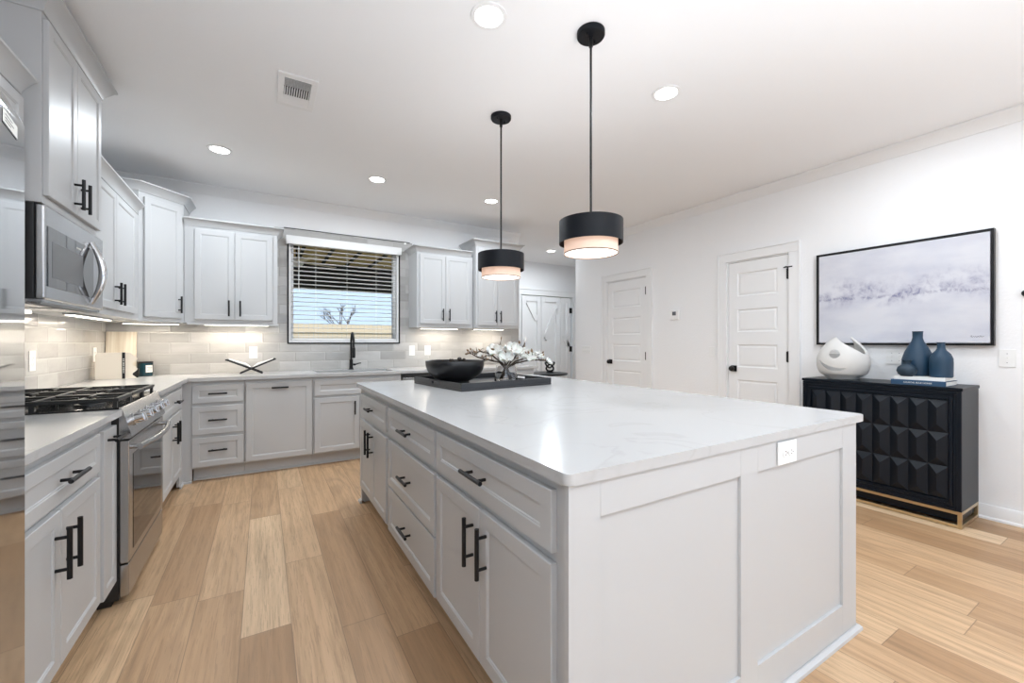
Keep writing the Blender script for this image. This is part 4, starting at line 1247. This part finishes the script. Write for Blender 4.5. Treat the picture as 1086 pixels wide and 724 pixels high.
tag(MB().lathe([(0, 0), (.068, 0), (.082, .02), (.089, .07), (.086, .12), (.072, .17), (.052, .215), (.034, .25), (.028, .275), (.029, .318), (.032, .322), (.026, .322), (.023, .27), (0, .26)], n=48).build('bottle_vase', M['blue'], loc=(4.105, 1.105, ZB)),
    'largest navy blue bottle vase standing at the back of the books', 'vase')
tag(MB().lathe([(0, 0), (.054, 0), (.060, .006), (.061, .10), (.060, .13), (.048, .162), (.028, .185), (.021, .20), (.020, .238), (.024, .242), (.017, .242), (.015, .20), (0, .19)], n=40).build('bottle_vase', M['blue'], loc=(4.035, .965, ZB)),
    'medium straight-sided navy bottle vase on the right of the books', 'vase')
tag(MB().lathe([(0, 0), (.030, 0), (.048, .016), (.056, .040), (.050, .064), (.030, .080), (.020, .088), (.022, .100), (.030, .116), (.025, .116), (.015, .09), (0, .085)], n=36).build('bud_vase', M['greyblue'], loc=(3.965, 1.125, ZB)),
    'smallest round slate blue bud vase on the left of the books', 'vase')

# painting
pa = thing('framed_painting', 'wide pale abstract painting in a thin black frame on the right wall', 'painting', (XR - .002, 1.298, 1.604))
pw, ph = .533, .402
mb = MB()
fd, ft = .040, .014
mb.box((-fd, -pw, -ph), (-.0005, -pw + ft, ph)); mb.box((-fd, pw - ft, -ph), (-.0005, pw, ph)); mb.box((-fd, -pw + ft, -ph), (-.0005, pw - ft, -ph + ft)); mb.box((-fd, -pw + ft, ph - ft), (-.0005, pw - ft, ph))
mb.build('frame', M['black'], pa)
mb = MB().box((-fd + .006, -pw + ft + .005, -ph + ft + .005), (-.004, pw - ft - .005, ph - ft - .005))
cv = mb.build('canvas', M['painting'], pa)
# scribbled signature in the lower right corner
mb = MB()
sg = [(-.035, .004), (-.030, .014), (-.025, .0), (-.020, .009), (-.015, .002), (-.010, .010), (-.004, .001), (.002, .010), (.008, .002), (.014, .012), (.02, .002), (.03, .008)]
mb.tube([(-fd + .0055, -.455 - a, -.345 + b) for a, b in sg], .0012, 6)
mb.build('signature', M['ink'], pa)
# small black hook at the right edge
pg = thing('wall_hook', 'small black wall hook at the far right edge of the picture', 'hook', (XR, .630, 1.548), -90)
MB().cyl((0, -.0005, 0), (0, -.008, 0), .022, 20).build('backplate', M['black'], pg)
MB().cyl((0, -.008, 0), (0, -.05, 0), .007, 12).ball((0, -.055, 0), .015).build('peg', M['black'], pg)

# ------------------------------------------------------------------ ceiling fittings
def pendant(label, x, y):
    t = thing('pendant_light', label, 'pendant light', (x, y, H), 0)
    mb = MB().lathe([(0, -.001), (.070, -.001), (.070, -.020), (.066, -.026), (0, -.026)], n=36)
    mb.build('ceiling_canopy', M['black_shade'], t)
    mb = MB()
    for s_ in (-1, 1): mb.cyl((s_ * .035, s_ * .012, -.0265), (s_ * .035, s_ * .012, -.038), .0045, 10)
    mb.build('canopy_screw', M['black'], t)
    zt_ = 1.835 - H; zb = 1.722 - H; zi = 1.672 - H
    MB().cyl((0, 0, -.0265), (0, 0, -.075), .010, 14).cyl((0, 0, -.075), (0, 0, zt_ + .0005), .006, 12).build('stem', M['black'], t)
    mb = MB().lathe([(.156, zt_), (.159, zt_ - .001), (.159, zb), (.156, zb), (.156, zt_)], n=64, cap0=False, cap1=False)
    mb.build('outer_shade', M['black_shade'], t)
    mb = MB()
    for k in range(3):
        a = R(90 + 120 * k)
        mb.cyl((0, 0, zt_ - .006), (.1565 * math.cos(a), .1565 * math.sin(a), zt_ - .006), .003, 8)
        mb.cyl((0, 0, zt_ - .034), (.1325 * math.cos(a), .1325 * math.sin(a), zt_ - .034), .003, 8)
    mb.cyl((0, 0, zt_ - .075), (0, 0, zt_ - .001), .012, 14)
    mb.build('spider', M['black'], t)
    lamp('added_uplight', 'AREA', (0, 0, zt_ - .045), (R(180), 0, 0), .6, (.95, .97, 1.0), .22, shape='DISK', parent=t)  # added upward lamp, shade top left open so it brightens the ceiling
    mb = MB().lathe([(.133, zt_ - .03), (.1335, zt_ - .03), (.1335, zi), (.131, zi), (.131, zt_ - .03)], n=64, cap0=False, cap1=False)
    mb.build('inner_shade', M['fabric'], t)
    mb = MB().lathe([(.1345, zi + .002), (.1345, zi - .003), (.1325, zi - .003), (.1325, zi + .002)], n=64, cap0=False, cap1=False)
    mb.build('hem_band', M['ink'] if False else M['bud'], t)
    MB().lathe([(0, zi + .004), (.130, zi + .004), (.130, zi + .0015), (0, zi + .0015)], n=48).build('diffuser', M['diffuser'], t)
    return t
pendant('nearer black drum pendant light hanging over the island', 1.418, 1.605)
pendant('farther black drum pendant light hanging over the island', 1.412, 2.520)

def downlight(label, x, y, w):
    t = thing('recessed_downlight', label, 'ceiling light', (x, y, H), 0, 'round recessed ceiling lights')
    MB().lathe([(.066, -.0005), (.088, -.0005), (.086, -.005), (.068, -.007), (.064, -.002)], n=40, cap0=False, cap1=False).build('trim_ring', M['trim'], t)
    MB().lathe([(0, -.004), (.0655, -.004), (.0655, -.001), (0, -.001)], n=32).build('lens', M['down'], t)
    lamp('downlight_glow', 'AREA', (0, 0, -.010), (0, 0, 0), w, (.85, .93, 1.0), .12, shape='DISK', spread=175, parent=t)
    return t
DLW = 6
downlight('recessed ceiling light nearest the top centre, left of the near pendant', .928, 1.776, DLW * .75)
downlight('recessed ceiling light right of the near pendant', 2.169, 1.755, DLW * .6)
downlight('recessed ceiling light above the left run, nearest the vent and corner', -.304, 4.123, DLW * 1.05)
downlight('recessed ceiling light in front of the window', .938, 4.102, DLW * 1.05)
downlight('recessed ceiling light behind the far pendant rod', 2.166, 4.087, DLW * 1.05)
downlight('smallest recessed ceiling light, out in the hall', 4.234, 5.801, DLW * 1.6)
# lights of the same grid over the living area, behind the camera
for i, (x, y) in enumerate(((.93, -.6), (2.17, -.6), (3.4, 1.0))):
    lamp('living_light', 'AREA', (x, y, H - .01), (0, 0, 0), DLW, (.85, .93, 1.0), .12, shape='DISK')

av = thing('ceiling_vent', 'white square air vent in the ceiling above the left counter', 'vent', (.180, 2.93, H))
mb = MB()
for a, b in (((-.105, -.19), (.105, -.150)), ((-.105, .150), (.105, .19)), ((-.105, -.150), (-.072, .150)), ((.072, -.150), (.105, .150))): mb.box((a[0], a[1], -.010), (b[0], b[1], -.0005), .002)
mb.build('frame', M['trim'], av)
MB().box((-.072, -.150, -.002), (.072, .150, -.0006)).build('backing', M['ink'], av)
mb = MB()
for k in range(9):
    mb.box((-.072, -.0065, -.0008), (.072, .0065, .0008), M_=Matrix.Translation((0, -.145 + k * .0105, -.007)) @ Matrix.Rotation(R(35), 4, 'X'))
    mb.box((-.072, -.0065, -.0008), (.072, .0065, .0008), M_=Matrix.Translation((0, .145 - k * .0105, -.007)) @ Matrix.Rotation(R(-35), 4, 'X'))
for k in range(11):
    mb.box((-.0022, -.048, -.0055), (.0022, .048, .004), M_=Matrix.Translation((-.066 + k * .0132, 0, -.006)) @ Matrix.Rotation(R(20), 4, 'Y'))
mb.build('louvre', M['trim'], av)

# ------------------------------------------------------------------ outside the window
struct('ground_outside', MB().box((-12, YW + .16, -.15), (2.30, 30, -.13)).box((2.30, YF + .2, -.15), (18, 30, -.13)), M['lawn'])
struct('roof_porch', MB().box((-4, YW + .16, 2.66), (2.30, 8.55, 2.72)), M['porch'])
mb = MB()
for k in range(15): mb.box((-3.9 + k * .40, YW + .2, 2.625), (-3.86 + k * .40, 8.3, 2.6595))
struct('trim_7', mb, M['beam'])
struct('beam_porch', MB().box((-4, 8.40, 2.22), (2.30, 8.58, 2.655)), M['beam'])
pf = thing('porch_fan', 'white ceiling fan on the porch seen through the blind', 'ceiling fan', (.42, 6.9, 2.655))
MB().lathe([(0, 0), (.05, 0), (.04, -.05), (.012, -.06), (.012, -.20), (0, -.20)], n=20).build('rod', M['beam'], pf)
MB().lathe([(0, -.2005), (.09, -.2005), (.10, -.26), (.07, -.31), (0, -.32)], n=24).build('motor', M['trim'], pf)
for k in range(4):
    mb = MB(); mb.box((.10, -.06, -.006), (.58, .06, .006), .004, M_=Matrix.Translation((0, 0, -.25)) @ Matrix.Rotation(R(20 + 90 * k), 4, 'Z') @ Matrix.Rotation(R(8), 4, 'X'))
    mb.build('blade', M['palewood'], pf)
fe = thing('fence', 'tan board fence at the end of the yard behind the window', 'fence', (1.5, 14.5, -.13))
mb = MB()
for k in range(100): mb.box((-7 + k * .14, -.01, 0), (-7 + k * .14 + .132, .01, 1.93 + .015 * math.sin(k * 1.7)))
mb.build('boards', M['fence'], fe)
mb = MB()
for z in (.35, 1.0, 1.65): mb.box((-7, -.05, z), (7, -.0105, z + .09))
mb.build('rail', M['fence'], fe)
tr_ = thing('bare_tree', 'bare winter tree beyond the fence in the window', 'tree', (3.05, 19, -.13))
mb = MB()
rt = random.Random(5)
def grow(p, d, L, r, lev):
    q = p + d * L
    mb.tube([p, q], [r, r * .65], 6)
    if lev == 0: return
    for k in range(3):
        nd = (d + Vector((rt.uniform(-.6, .6), rt.uniform(-.6, .6), rt.uniform(-.05, .35)))).normalized()
        grow(p + d * L * rt.uniform(.55, 1), nd, L * .62, r * .6, lev - 1)
grow(Vector((0, 0, 0)), Vector((0, 0, 1)), 1.5, .05, 4)
mb.build('trunk', M['bark'], tr_)
